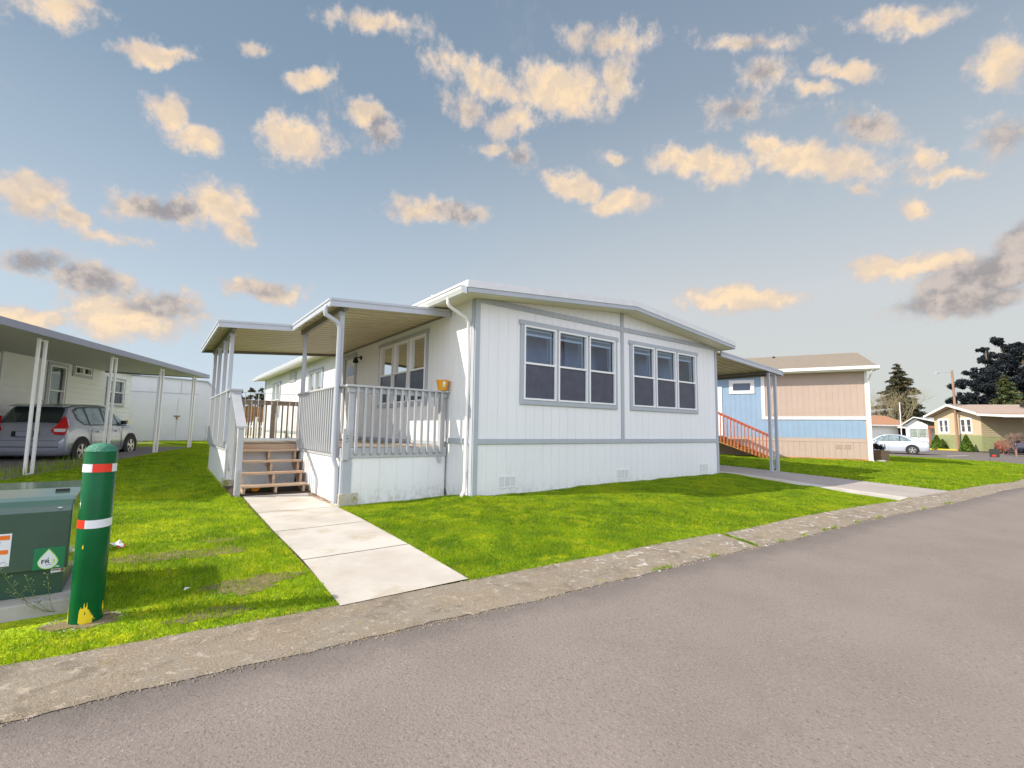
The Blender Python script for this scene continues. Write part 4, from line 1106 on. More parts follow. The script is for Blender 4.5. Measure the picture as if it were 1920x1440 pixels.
fp = thing('potted_flowers', 'low pink and white flowers with green leaves beneath the bottom stair tread', 'plant', (-2.5, 2.9, pz))
leaf_mesh('blossom', leaf_cloud(260, [(0, 0, .07), (.1, .02, .07)], [(.09, .05, .05), (.08, .05, .05)], .025, seed=3), 'pinkflower', fp)
leaf_mesh('leaves', leaf_cloud(260, [(-.24, 0, .06), (.17, .03, .06), (.02, .0, .03)], [(.06, .05, .06), (.07, .05, .05), (.12, .06, .04)], .04, seed=4), 'weed', fp)

# ---------------------------------------------------------------- right hand carport of the home
cpt = thing('carport', 'ribbed carport awning on a scrolled metal post at the right side of the white home', 'carport')
CX0, CX1, CY0, CY1 = XR + .02, 11.15, .02, 12.0
def zc(x): return 3.235 - .064 * (x - XR)
p_ = MB(); pans(p_, CX0, CX1 - .03, CY0 + .03, CY1, zc, big=True)
cr = p_.build('awning_roof', 'pan', cpt)
p_ = MB(); fascia_run(p_, CX0 + .30, CX1, CY0, CY0 + .03, zc, .14); p_.box(CX1 - .03, CX1, CY0 - .02, CY0 + .05, zc(CX1) - .16, zc(CX1) + .01); p_.build('fascia', 'alum', cr)
p_ = MB(); slab(p_, 11.04, 11.09, CY0 + .04, CY1, zc, -.14, -.056); slab(p_, 10.63, 10.69, CY0 + .04, CY1, zc, -.12, -.056); p_.build('beam', 'beam', cr)


def lattice_post(parent, base, top, wdir, w=.40, tube=.05, mat='alum', scrolls=5, name='post'):
    """two square tubes joined at head and foot with bent-rod scrolls between"""
    bx, by, bz = base; wx, wy = wdir
    b_ = MB()
    for s_ in (-.5, .5): b_.bar((bx + wx * w * s_, by + wy * w * s_, bz), (bx + wx * w * s_, by + wy * w * s_, top), tube, tube, (wx, wy, 0))
    for z_ in (bz + .03, top - .03): b_.bar((bx - wx * (w / 2 - tube / 2), by - wy * (w / 2 - tube / 2), z_), (bx + wx * (w / 2 - tube / 2), by + wy * (w / 2 - tube / 2), z_), tube * .8, .03)
    po = b_.build(name, mat, parent)
    if scrolls:
        s2 = MB(); L_ = (top - bz) / scrolls; a_ = w / 2 - tube / 2
        for k in range(scrolls):
            z0 = bz + k * L_; pts = []
            for i in range(25):
                f = i / 24; z = z0 + L_ * (.06 + .88 * f)
                s_ = (.9 - 1.8 * f) if k % 2 else (-.9 + 1.8 * f)
                s_ = max(-.95, min(.95, s_ + .45 * math.sin(f * 2 * math.pi)))
                pts.append((bx + wx * a_ * s_, by + wy * a_ * s_, z))
            s2.tube(pts, .007, 5)
            for e_, zz in ((.45, z0 + L_ * .82), (-.45, z0 + L_ * .2)):
                s2.tube([(bx + wx * a_ * (e_ + .38 * math.cos(t_)), by + wy * a_ * (e_ + .38 * math.cos(t_)), zz + a_ * .55 * math.sin(t_)) for t_ in np.linspace(0, 5.2, 14)], .006, 5)
        s2.build('scroll', mat, po)
    return po


lattice_post(cpt, (10.64, .12, h(10.6, .12) - .02), zc(10.64) - .125, (1, 0), .40, .075)
lattice_post(cpt, (10.66, 6.5, h(10.66, 6.5)), zc(10.66) - .125, (0, 1), .40, .06)

# ---------------------------------------------------------------- blue and tan home
BZ = .05
blue = thing('mobile_home', 'blue and pinkish tan mobile home with white trim and brown shingle roof', 'house', (18.2, -.07, 0), R(90 + 25))
# local: x = along the side wall away from the viewer, y = towards us (outward)
MBL = Matrix(((1, 0, 0, 0), (0, 1, 0, 0), (0, 0, 1, 0), (0, 0, 0, 1)))
BW = 8.3
def bwall(mb, u0, u1, z0, z1, holes=()):
    c_, s_ = boards(u0, u1, .2032, .008)
    wall_cells(mb, c_, z0, lambda x: z1, list(holes), 0, .006, s_)
vw = (4.04, 4.84, 2.88, 3.28)
b_ = MB(); wall_cells(b_, [0, 16], -.3, lambda x: 3.6, [vw], -.12, 0); b_.box(0, .12, -BW, -.12, -.3, 3.6); b_.box(.12, 16, -BW, -BW + .12, -.3, 3.6)
b_.box(15.88, 16, -BW + .12, -.12, -.3, 3.6)
b_.prism([(0, 3.6), (-BW, 3.6), (-BW / 2, 4.72)], 0, .0, .12)
b_.build('wall', 'tan', blue)
b_ = MB(); bwall(b_, .12, 3.56, 1.79, 3.58); b_.build('siding', 'tan', blue)
b_ = MB(); bwall(b_, .12, 3.69, .92, 1.655); bwall(b_, 3.69, 16, .92, 3.58, [vw, (5.3, 6.3, .9, 3.1)]); b_.build('siding', 'blue', blue)
b_ = MB(); b_.box(.12, 3.3, 0, .014, .77, .915); c_, s_ = boards(.12, 16, .2032, .012); wall_cells(b_, c_, .12, lambda x: .76, [], 0, .008, s_); b_.box(3.3, 16, 0, .014, .77, .915)
b_.build('skirting', 'tan', blue)
b_ = MB(); b_.box(.05, 16, .0, .03, -.1, .115); b_.build('sill_board', 'orangewood', blue)
b_ = MB()
b_.box(-.02, .065, .0, .035, -.05, 3.58); b_.box(.065, 3.69, .012, .035, 1.665, 1.785); b_.box(3.555, 3.69, .012, .033, 1.785, 3.58)
b_.box(5.24, 5.34, .012, .04, .95, 3.12); b_.box(5.34, 6.3, .012, .04, 3.02, 3.12)
b_.build('trim', 'whitepaint', blue)
b_ = MB(); b_.box(5.34, 6.26, .0, .02, .95, 3.02); b_.build('door', 'whitepaint', blue)
MI = Matrix(((1, 0, 0, 0), (0, 1, 0, 0), (0, 0, 1, 0), (0, 0, 0, 1)))
wv = double_hung(blue, MI, vw[0], vw[1], vw[2], vw[3], 1, mats=('whitepaint', 'vinyl'), tw=.10, headh=.10, sillh=.10, headx=0, fb=.04, mid=.98, screen=False, blind=0)
for k in range(2):
    b_ = MB(); b_.box(.62 + k * .28, .84 + k * .28, .008, .016, .50, .70)
    for j in range(7): b_.box(.63 + k * .28, .83 + k * .28, .016, .024, .515 + j * .026, .525 + j * .026)
    b_.build('vent', 'tan', blue)
rr = MB(); ov = .42
for (ya, za), (yb, zb) in (((ov, 3.64), (-BW / 2, 4.86)), ((-BW / 2, 4.86), (-BW - ov, 3.64))):
    rr.hexa([(-.35, ya, za - .02), (16.4, ya, za - .02), (16.4, yb, zb - .02), (-.35, yb, zb - .02)], [(-.35, ya, za + .06), (16.4, ya, za + .06), (16.4, yb, zb + .06), (-.35, yb, zb + .06)])
    n_ = 22
    for k in range(n_):
        f0, f1 = k / n_, (k + 1) / n_ - .003
        y0_, y1_ = ya + (yb - ya) * f0, ya + (yb - ya) * f1
        z0_, z1_ = za + (zb - za) * f0, za + (zb - za) * f1
        up_ = .075 if zb > za else .068; dn_ = .068 if zb > za else .075
        rr.hexa([(-.35, y0_, z0_ + .061), (16.4, y0_, z0_ + .061), (16.4, y1_, z1_ + .061), (-.35, y1_, z1_ + .061)], [(-.35, y0_, z0_ + up_), (16.4, y0_, z0_ + up_), (16.4, y1_, z1_ + dn_), (-.35, y1_, z1_ + dn_)])
rf_ = rr.build('roof', 'shingle', blue)
b_ = MB(); b_.box(-.30, 16.3, .0, ov - .03, 3.575, 3.60); b_.box(-.34, 16.35, ov - .03, ov, 3.57, 3.68)
b_.box(-.36, 16.35, ov, ov + .11, 3.62, 3.74)
for s_ in (1, -1):
    ya = -BW / 2 + s_ * (BW / 2 + ov); b_.hexa([(-.372, ya, 3.56), (-.352, ya, 3.56), (-.352, -BW / 2, 4.78), (-.372, -BW / 2, 4.78)], [(-.372, ya, 3.64), (-.352, ya, 3.64), (-.352, -BW / 2, 4.86), (-.372, -BW / 2, 4.86)])
b_.build('gutter', 'whitepaint', rf_)
b_ = MB(); b_.tube([(-.12, ov + .05, 3.63), (-.12, ov, 3.50), (-.09, .10, 3.30), (-.06, .07, 3.15), (-.05, .07, .12), (-.06, .22, .05)], .028, 8); b_.build('downspout', 'whitepaint', blue, smooth=True)
b_ = MB(); b_.tube([(6.0, -1.2, 4.0), (6.0, -1.2, 4.35)], .05, 8); b_.tube([(3.1, -3.6, 4.6), (3.1, -3.6, 4.86)], .06, 8); b_.build('roof_vent', 'black', rf_)
b_ = MB(); b_.box(5.2, 5.8, -4.0, -3.6, 4.6, 4.9); b_.build('roof_box', 'whitepaint', rf_)
# red railed stairs in front of its door
rs = thing('red_stairs', 'red railed timber stairs going up to the door of the blue home', 'stairs', (18.2, -.07, 0), R(115))
for k in range(7):
    b_ = MB(); x_ = 3.55 + k * .25; b_.box(x_, x_ + .27, .12, 1.15, .155 + k * .118, .195 + k * .118); b_.build('tread', 'orangewood', rs)
for y_ in (.14, 1.13):
    b_ = MB(); b_.hexa([(3.5, y_ - .02, -.0), (5.3, y_ - .02, .66), (5.3, y_ + .02, .66), (3.5, y_ + .02, .0)], [(3.5, y_ - .02, .14), (5.3, y_ - .02, .94), (5.3, y_ + .02, .94), (3.5, y_ + .02, .14)]); b_.build('stringer', 'orangewood', rs)
b_ = MB(); b_.box(5.3, 6.6, .04, 1.15, .86, .95); b_.box(5.32, 5.42, 1.03, 1.13, -.1, .86); b_.box(6.48, 6.58, 1.03, 1.13, -.1, .86); b_.build('landing', 'orangewood', rs)
b_ = MB(); b_.hexa([(3.45, 1.11, .92), (5.35, 1.11, 1.86), (5.35, 1.17, 1.86), (3.45, 1.17, .92)], [(3.45, 1.11, 1.04), (5.35, 1.11, 1.98), (5.35, 1.17, 1.98), (3.45, 1.17, 1.04)]); b_.box(5.35, 6.6, 1.11, 1.17, 1.86, 1.98); b_.build('handrail', 'redwood', rs)
for k in range(17):
    x_ = 3.55 + k * .13; t_ = min(1, (x_ - 3.45) / 1.9)
    b_ = MB(); b_.box(x_ - .02, x_ + .02, 1.175, 1.21, -.02 + t_ * .80, 1.00 + t_ * .94); b_.build('baluster', 'redwood', rs)

# planter box at the corner, edging and mulch beside it
pw = at(1651, 863, 19.0)
pl_ = thing('planter_box', 'weathered wooden planter with dark dead plants at the corner of the blue home', 'planter', (pw.x, pw.y, h(pw.x, pw.y)), R(-25))
b_ = MB()
for k in range(6):
    b_.box(-.20 + k * .068, -.14 + k * .068, -.21, -.19, .0, .44); b_.box(-.20 + k * .068, -.14 + k * .068, .19, .21, .0, .44)
    b_.box(-.21, -.19, -.19 + k * .065, -.13 + k * .065, .0, .44); b_.box(.19, .21, -.19 + k * .065, -.13 + k * .065, .0, .44)
b_.box(-.23, .23, -.23, -.19, .38, .44); b_.box(-.23, .23, .19, .23, .38, .44); b_.box(-.19, .19, -.19, .19, .05, .40); b_.build('box', 'planter', pl_)
leaf_mesh('plants', leaf_cloud(600, [(0, 0, .55), (-.12, .05, .62)], [(.24, .2, .16), (.12, .12, .15)], .06, seed=9, shell=.2), 'darkpine', pl_)
patch('mulch_bed', [(18.6, -.2), (22.2, .9), (22.0, 2.0), (18.6, .9)], 14, 6, .03, 'mulch')
eg = MB()
for k in range(12):
    a = np.array([18.55, -.30]) * (1 - k / 12) + np.array([22.4, .70]) * (k / 12); z_ = h(*a)
    eg.lathe([(0, z_ - .05), (.17, z_ - .05), (.17, z_ + .05), (.14, z_ + .07), (0, z_ + .07)], 12, (a[0], a[1], 0))
tag(eg.build('garden_edging', 'pad', None, smooth=True), 'scalloped concrete edging round the mulch at the corner of the blue home', 'edging')

# small dark yard sign near the street
sp_ = at(1857, 871, 24.5); sz = h(sp_.x, sp_.y)
sg = thing('yard_sign', 'little black flag with a red print on a wire stake in the far lawn', 'sign', (sp_.x, sp_.y, sz), -YAW + R(-40))
b_ = MB(); b_.tube([(0, 0, -.05), (0, 0, .72), (.0, 0, .74), (.40, 0, .76)], .006, 6); b_.build('stake', 'black', sg)
b_ = MB(); b_.hexa([(.02, -.006, .33), (.36, -.006, .33), (.36, .006, .33), (.02, .006, .33)], [(-.02, -.006, .74), (.40, -.006, .75), (.40, .006, .75), (-.02, .006, .74)]); b_.build('flag', principled('black_flag', (.03, .035, .03), .8), sg)
b_ = MB(); b_.poly([(.08, -.009, .38), (.20, -.009, .36), (.26, -.009, .42), (.18, -.009, .46), (.10, -.009, .44)]); b_.build('print', 'tapered', sg)

# ---------------------------------------------------------------- cars
def interp_st(st, k=6):
    """smooth the hand-placed car sections along their length (Catmull-Rom)"""
    A = np.array(st, float); n = len(A); out = []
    for i in range(n - 1):
        p0, p1, p2, p3 = A[max(i - 1, 0)], A[i], A[i + 1], A[min(i + 2, n - 1)]
        for j in range(k):
            t_ = j / k; out.append(.5 * ((2 * p1) + (-p0 + p2) * t_ + (2 * p0 - 5 * p1 + 4 * p2 - p3) * t_ * t_ + (-p0 + 3 * p1 - 3 * p2 + p3) * t_ ** 3))
    out.append(A[-1]); return np.array(out)


def car(name, label, loc, rz, st, wheels, wr, paint, glass, side_windows, rear_win, front_win, lamps, group=None, flip=False, tyre_out=.0, handles=(), plate=None, spokes=5, mirror=None, dz=0):
    """st rows: x, w_low, z_low, w_mid, z_mid, w_belt, z_belt, w_roof, z_roof"""
    c = thing(name, label, 'car', loc, rz, group)
    Sx = interp_st(st); n = len(Sx); Kk = 6
    def sec(r_):
        x, wl_, zl, wm, zm, wb, zb, wr_, zr = r_
        zm1 = zl + (zm - zl) * .35
        half = [(0, zl), (wl_ * .8, zl), (wl_, zl + .03), (wm * .99, zm1), (wm, zm), (wm * .6 + wb * .4, zm * .45 + zb * .55), (wb, zb)]
        for t_ in (.33, .66): half.append((wb + (wr_ - wb) * t_, zb + (zr - .035 - zb) * t_))
        half += [(wr_, zr - .035), (wr_ * .9, zr - .008), (wr_ * .6, zr), (0, zr + .004)]
        return half
    H_ = [sec(r_) for r_ in Sx]; m_ = len(H_[0])
    b_ = MB(); vs = []
    for i, hh in enumerate(H_):
        ring = [(Sx[i][0], y, z) for y, z in hh] + [(Sx[i][0], -y, z) for y, z in hh[-2:0:-1]]
        vs += ring
    q = len(H_[0]) * 2 - 2
    fs = [(i * q + k, i * q + (k + 1) % q, (i + 1) * q + (k + 1) % q, (i + 1) * q + k) for i in range(n - 1) for k in range(q)]
    fs += [tuple(range(q)), tuple(range((n - 1) * q, n * q))[::-1]]
    b_.add(vs, fs); body = b_.build('body', paint, c, smooth=True)
    def row(s_):
        s_ = max(0, min(n - 1.001, s_)); i = int(s_); f = s_ - i; return Sx[i] * (1 - f) + Sx[i + 1] * f
    xs_ = Sx[:, 0]
    def sx(x): return float(np.interp(x, xs_, np.arange(n)))
    def side(x, t_, off=.006, sgn=1):
        r_ = row(sx(x)); wb, zb, wr_, zr = r_[5], r_[6], r_[7], r_[8] - .035
        dn = Vector((0, zr - zb, wb - wr_)); dn.normalize()
        return (x, sgn * (wb + (wr_ - wb) * t_ + dn.y * off), zb + (zr - zb) * t_ + dn.z * off)
    def strip(mb, xs2, lo, hi, sgn, off=.006):
        for k in range(len(xs2) - 1):
            a, b2 = xs2[k], xs2[k + 1]
            for j in range(3):
                f0, f1 = j / 3, (j + 1) / 3
                mb.quad(side(a, lo[k] + (hi[k] - lo[k]) * f0, off, sgn), side(b2, lo[k + 1] + (hi[k + 1] - lo[k + 1]) * f0, off, sgn), side(b2, lo[k + 1] + (hi[k + 1] - lo[k + 1]) * f1, off, sgn), side(a, lo[k] + (hi[k] - lo[k]) * f1, off, sgn))
    for sgn in (1, -1):
        fr = MB()
        X_ = [w_[0][0] for w_ in side_windows] ; xa = min(w_[0][0] for w_ in side_windows); xb = max(w_[0][-1] for w_ in side_windows)
        for (wx_, lo, hi) in side_windows:
            fr_x = [wx_[0] - .03] + list(wx_[1:-1]) + [wx_[-1] + .03]
            strip(fr, fr_x, [l - .05 for l in lo], [min(1.0, u_ + .06) for u_ in hi], sgn, .004)
            g_ = MB(); strip(g_, wx_, lo, hi, sgn, .008); g_.build('window', glass, c)
        fr.build('window_seal', 'black', c)
    def topstrip(mb, x0, x1, wf, off, k=8):
        for i in range(k):
            a, b2 = x0 + (x1 - x0) * i / k, x0 + (x1 - x0) * (i + 1) / k
            ra, rb = row(sx(a)), row(sx(b2))
            sl = Vector((b2 - a, 0, rb[8] - ra[8])).normalized(); nn = Vector((-sl.z, 0, sl.x)) * off
            for j in range(4):
                y0_, y1_ = -1 + j * .5, -.5 + j * .5
                def pt(x, r_, yy): return (x + nn.x, yy * r_[7] * wf, r_[8] + nn.z - (.02 if abs(yy) == 1 else 0))
                mb.quad(pt(a, ra, y0_), pt(b2, rb, y0_), pt(b2, rb, y1_), pt(a, ra, y1_))
    for nm, w_ in (('rear_window', rear_win), ('windscreen', front_win)):
        if not w_: continue
        g_ = MB(); topstrip(g_, w_[0], w_[1], w_[2], .012); g_.build(nm, 'carglass', c, smooth=False)
    # wheels: arch, tyre, rim
    for x_ in wheels:
        for sgn in (1, -1):
            wmax = max(row(sx(x_))[3], row(sx(x_))[1]) + .004
            a_ = MB(); a_.lathe([(0, 0), (wr + .055, 0), (wr + .075, -.012 * 1)], 30, (x_, 0, 0), 1)
            a_.v = [(vx, sgn * (wmax + .008) + (0 if True else 0), vz + wr + .015) for vx, vy, vz in a_.v]; a_.build('wheel_arch', 'dark', c)
            w_ = MB(); o_ = wmax + .016
            w_.lathe([(wr * .66, -.16), (wr * .94, -.16), (wr, -.13), (wr, -.03), (wr * .95, 0), (wr * .67, .004), (wr * .62, -.02)], 32, (0, 0, 0), 1)
            w_.v = [(vx + x_, sgn * (o_ + vy), vz + wr) for vx, vy, vz in w_.v]
            wh = w_.build('wheel', 'tyre', c, smooth=True)
            r_ = MB(); r_.lathe([(wr * .60, -.03), (wr * .67, .0), (wr * .64, .010), (wr * .58, -.01)], 32, (0, 0, 0), 1)
            for k in range(spokes):
                a = 2 * math.pi * k / spokes + .3
                for da in ((-.16, .16) if spokes == 5 else (0,)):
                    c1, s1 = math.cos(a + da * .4), math.sin(a + da * .4); c2_, s2_ = math.cos(a + da), math.sin(a + da)
                    r_.bar((c1 * .04, -.002, s1 * .04), (c2_ * wr * .62, -.004, s2_ * wr * .62), .016, wr * .10, (-s2_, 0, c2_))
            r_.lathe([(0, .012), (wr * .16, .012), (wr * .18, -.01)], 16, (0, 0, 0), 1)
            r_.v = [(vx + x_, sgn * (o_ + vy), vz + wr) for vx, vy, vz in r_.v]; r_.build('rim', 'rim', wh)
            k_ = MB(); k_.lathe([(0, -.035), (wr * .62, -.035)], 24, (0, 0, 0), 1); k_.v = [(vx + x_, sgn * (o_ + vy), vz + wr) for vx, vy, vz in k_.v]; k_.build('wheel_backing', 'dark', wh)  # dark background disc filling the wheel behind the spokes
    def lamp(nm, mat, pts, off=.01):
        """patch on the body side: pts of (x, v) with v 0..1 from the widest line up to the belt and 1..2 from belt to roof"""
        for sgn in (1, -1):
            b_ = MB(); P3 = []
            for x, v_ in pts:
                r_ = row(sx(x))
                if v_ <= 1: y, z = r_[3] + (r_[5] - r_[3]) * v_, r_[4] + (r_[6] - r_[4]) * v_
                else: y, z = r_[5] + (r_[7] - r_[5]) * (v_ - 1), r_[6] + (r_[8] - .035 - r_[6]) * (v_ - 1)
                P3.append((x - off * .5, sgn * (y + off), z))
            b_.poly(P3); b_.build(nm, mat, c)
    for l_ in lamps: lamp(*l_)
    return c, row, sx, side


ST_H = [(0.00, .55, .34, .70, .46, .70, .58, .62, .60), (0.03, .70, .26, .79, .48, .78, .66, .70, .70), (0.10, .76, .22, .835, .52, .80, .84, .73, .93), (0.22, .78, .20, .84, .58, .80, .90, .66, 1.10), (0.42, .79, .20, .845, .62, .80, .93, .60, 1.36), (0.55, .79, .20, .845, .62, .80, .94, .57, 1.455),
        (1.0, .80, .18, .845, .62, .80, .94, .575, 1.505), (1.7, .80, .18, .845, .60, .80, .93, .58, 1.525), (2.2, .80, .18, .845, .60, .80, .92, .57, 1.49), (2.7, .80, .18, .845, .60, .795, .90, .56, 1.30), (3.15, .80, .20, .845, .60, .78, .88, .62, 1.02), (3.45, .79, .22, .83, .56, .74, .80, .62, .885), (3.70, .72, .24, .78, .50, .66, .66, .56, .72), (3.83, .52, .30, .60, .44, .52, .54, .46, .58)]
gw = [([.62, .80, 1.00], [.42, .12, .10], [.80, .90, .90], ), ([1.08, 1.3, 1.72], [.08, .08, .08], [.90, .92, .92]), ([1.80, 2.1, 2.42], [.08, .08, .08], [.92, .92, .88]), ([2.50, 2.7, 2.95], [.08, .08, .10], [.84, .70, .30])]
hp = at(145, 868, 12.3); ang22 = R(90 - 22.1)
ffx, ffy = math.cos(ang22), math.sin(ang22)
# rear right wheel foot stands at hp; car origin is the middle of the rear bumper
ox, oy = hp.x - ffx * .62 - ffy * .80, hp.y - ffy * .62 + ffx * .80
hatch, row, sx, side = car('parked_car', 'dusty grey hatchback parked under the left carport, seen from behind', (ox, oy, .045), ang22, ST_H, (.64, 3.08), .30, 'hatchpaint', 'carglass2', gw, (.17, .50, .90), (2.25, 3.12, .92),
    [], spokes=5)
hatch.rotation_euler = (0, -math.atan2(.065, 2.45), ang22)
b_ = MB(); b_.hexa([(.13, -.60, .90), (.42, -.56, 1.44), (.42, -.56, 1.44), (.13, -.60, .90)], [(.10, -.60, .90), (.40, -.56, 1.45), (.40, -.56, 1.45), (.10, -.60, .90)])
b_ = MB(); b_.hexa([(.30, -.56, 1.43), (.30, .56, 1.43), (.58, .56, 1.47), (.58, -.56, 1.47)], [(.30, -.55, 1.455), (.30, .55, 1.455), (.58, .55, 1.505), (.58, -.55, 1.505)]); bevel(b_.build('spoiler', 'hatchpaint', hatch), .01)
for s_ in (1, -1):
    b_ = MB(); P_l = [(.010, s_ * .60, .76), (.05, s_ * .79, .76), (.11, s_ * .815, .97), (.20, s_ * .72, 1.14), (.22, s_ * .64, 1.20), (.115, s_ * .60, 1.02), (.03, s_ * .50, .86)]
    b_.add([(x - .035, y + s_ * .02, z) for x, y, z in P_l] + [(x + .05, y, z) for x, y, z in P_l], [tuple(range(7))] + [(i, (i + 1) % 7, 7 + (i + 1) % 7, 7 + i) for i in range(7)])
    tl_ = bevel(b_.build('taillight', 'taillight', hatch), .006)
    b_ = MB(); b_.poly([(-.030, s_ * .61, .82), (.012, s_ * .80, .82), (.05, s_ * .815, .90), (-.010, s_ * .58, .90)]); b_.build('reverse_lamp', 'lampclear', tl_)
b_ = MB(); b_.box(-.012, .02, -.26, .26, .70, .83); pt_ = b_.build('plate_recess', 'dark', hatch); b_ = MB(); b_.box(-.02, -.013, -.17, .17, .705, .825); b_.build('number_plate', 'inkgrey', hatch)
b_ = MB(); b_.box(-.015, .01, -.70, .70, .44, .455); b_.box(-.005, .02, -.62, .62, .60, .607); b_.build('panel_gap', 'dark', hatch)
b_ = MB(); b_.tube([(.75, .1, 1.49), (.60, .1, 1.70)], .006, 6); b_.build('antenna', 'black', hatch)
for y_ in (-.90, .78):
    b_ = MB(); b_.box(2.62, 2.74, y_, y_ + .14, .96, 1.07); bevel(b_.build('wing_mirror', 'black', hatch), .02)
for x_ in (1.35, 2.25):
    b_ = MB(); b_.bar((x_, -.852, .78), (x_ + .16, -.852, .78), .03, .03); b_.bar((x_, .852, .78), (x_ + .16, .852, .78), .03, .03); b_.build('door_handle', 'hatchpaint', hatch)
b_ = MB()
for x_ in (1.04, 1.76, 2.55):
    for s_ in (-1, 1): b_.box(x_ - .004, x_ + .004, s_ * .853 - .004, s_ * .853 + .004, .30, .88)
b_.build('door_gap', 'dark', hatch)

ST_S = [(0.00, .55, .36, .70, .55, .66, .74, .56, .80), (0.05, .74, .26, .80, .58, .74, .86, .64, .94), (0.20, .80, .22, .86, .60, .78, .92, .66, 1.00), (0.55, .82, .20, .875, .62, .80, .94, .64, 1.04), (0.95, .83, .18, .88, .62, .80, .94, .58, 1.17), (1.35, .83, .18, .88, .62, .80, .935, .55, 1.37), (1.75, .83, .18, .88, .62, .80, .93, .56, 1.445), (2.35, .83, .18, .88, .62, .80, .92, .57, 1.46), (2.8, .83, .18, .88, .60, .80, .91, .56, 1.38),
        (3.25, .83, .18, .88, .60, .79, .89, .56, 1.13), (3.6, .83, .2, .875, .6, .77, .86, .64, .98), (4.0, .82, .22, .86, .56, .74, .80, .62, .90), (4.35, .76, .24, .80, .50, .66, .66, .56, .75), (4.54, .52, .30, .60, .44, .5, .54, .44, .58)]
sw_ = [([1.02, 1.3, 1.62], [.12, .10, .10], [.20, .72, .88]), ([1.68, 2.0, 2.30], [.10, .10, .10], [.88, .90, .90]), ([2.38, 2.7, 3.18], [.10, .10, .12], [.90, .84, .30])]
sp2 = at(1712, 853, 34.6); a13 = R(90 + 14)
cfx, cfy = math.cos(a13), math.sin(a13)      # car points away to the left of the view; we see its left flank
ox, oy = sp2.x - cfx * .95 + cfy * .88 * (1), sp2.y - cfy * .95 - cfx * .88 * (1)
sed, _, _, _ = car('parked_car', 'silver sedan parked across the street beside the blue home corner', (ox, oy, h(sp2.x, sp2.y) + .02), a13, ST_S, (.97, 3.57), .32, 'sedanpaint', 'carglass2', sw_, (.72, 1.42, .9), (2.7, 3.5, .92),
    [('taillight', 'taillight', [(.04, .55), (.28, .45), (.34, .95), (.10, 1.0)])])
b_ = MB(); b_.box(2.98, 3.10, .86, .98, .92, 1.02); b_.box(2.98, 3.10, -.98, -.86, .92, 1.02); bevel(b_.build('wing_mirror', 'sedanpaint', sed), .02)
b_ = MB()
for x_ in (1.45, 2.34, 3.2): b_.box(x_ - .006, x_ + .006, .882, .888, .30, .90)
b_.build('door_gap', 'inkgrey', sed)


def car_copy(src, label, loc, rz, paint):
    c = copy_tree(src); c.location = loc; c.rotation_euler = (0, 0, rz); c['label'] = label
    for ch in c.children:
        if ch.name.split('.')[0] in ('body', 'wing_mirror'): ch.data = ch.data.copy(); ch.data.materials.clear(); ch.data.materials.append(M[paint])
    return c


q_ = at(1618, 836, 40); car_copy(sed, 'silver car mostly hidden between the blue home corner and the silver sedan', (q_.x, q_.y, -.32), a13, 'sedanpaint')
q_ = at(1884, 842, 38.2); car_copy(sed, 'dark navy car under the tan home carport behind a bare bush', (q_.x, q_.y, h(q_.x, q_.y)), R(90 - 120), 'navypaint')
q_ = at(1755, 829, 58); car_copy(sed, 'small dark car parked beside the white gabled home', (q_.x, q_.y, .06), R(90 - 50), 'navypaint')
b_ = MB()
for k in range(5):
    a = 2 * math.pi * k / 5; b_.lathe([(0, -.01), (.035, 0), (0, .01)], 8, (.045 * math.cos(a), .045 * math.sin(a), 0))
b_.v = [(x, z, y) for x, y, z in b_.v]
o = b_.build('antenna_flower', 'yellowflower', hatch, smooth=True); o.location = (2.80, -.86, 1.04)

# ---------------------------------------------------------------- left neighbour: home, carport, shed
nz0 = .05
PD = (P1[0], P1[1])
nbr = thing('mobile_home', 'white lap-sided home behind the parked hatchback at the left edge', 'house', (P1[0], P1[1], 0), R(90 - 22.1))
# local: x along the posts line away from us, y to the left.  wall stands 3.2 m to the left
MN = Matrix(((1, 0, 0, 0), (0, -1, 0, 3.2), (0, 0, 1, 0), (0, 0, 0, 1)))
NX1 = 10.75; ze = 3.06
wins = [(2.9, 3.88, 1.45, 2.92), (5.88, 6.62, 1.32, 2.86), (7.06, 7.95, 2.72, 2.98), (9.08, 10.15, 1.82, 2.74)]
b_ = MB(MN); wall_cells(b_, [-3.3, NX1], -.1, lambda x: ze, wins, -.1, 0)
z_ = .1
while z_ < ze - .02:     # lap siding: wedge boards
    for a, b2 in [(-3.3, 2.9), (3.88, 5.88), (6.62, 7.06), (7.95, 9.08), (10.15, NX1)]:
        b_.hexa([(a, 0, z_), (b2, 0, z_), (b2, .022, z_), (a, .022, z_)], [(a, 0, min(z_ + .178, ze)), (b2, 0, min(z_ + .178, ze)), (b2, .006, min(z_ + .178, ze)), (a, .006, min(z_ + .178, ze))])
    for a, b2, z0, z1 in wins:
        if z_ + .178 < z0 or z_ > z1: b_.hexa([(a, 0, z_), (b2, 0, z_), (b2, .022, z_), (a, .022, z_)], [(a, 0, min(z_ + .178, ze)), (b2, 0, min(z_ + .178, ze)), (b2, .006, min(z_ + .178, ze)), (a, .006, min(z_ + .178, ze))])
    z_ += .18
b_.M = None; b_.box(NX1 - .1, NX1, 3.32, 11, -.1, ze).box(-3.3, -3.2, 3.32, 11, -.1, ze); b_.build('wall', 'lapwhite', nbr)
for k, w_ in enumerate(wins):
    small = k == 2
    double_hung(nbr, MN, *w_, 2 if small else 1, tw=.10, headh=.09, sillh=.09, base=.022, blind=0, screen=not small and k != 1, mid=.98 if small else .5, gap=.03, fb=.04, room='greenpane', headx=.0, curtain='greenpane' if k in (0, 1, 3) else None)
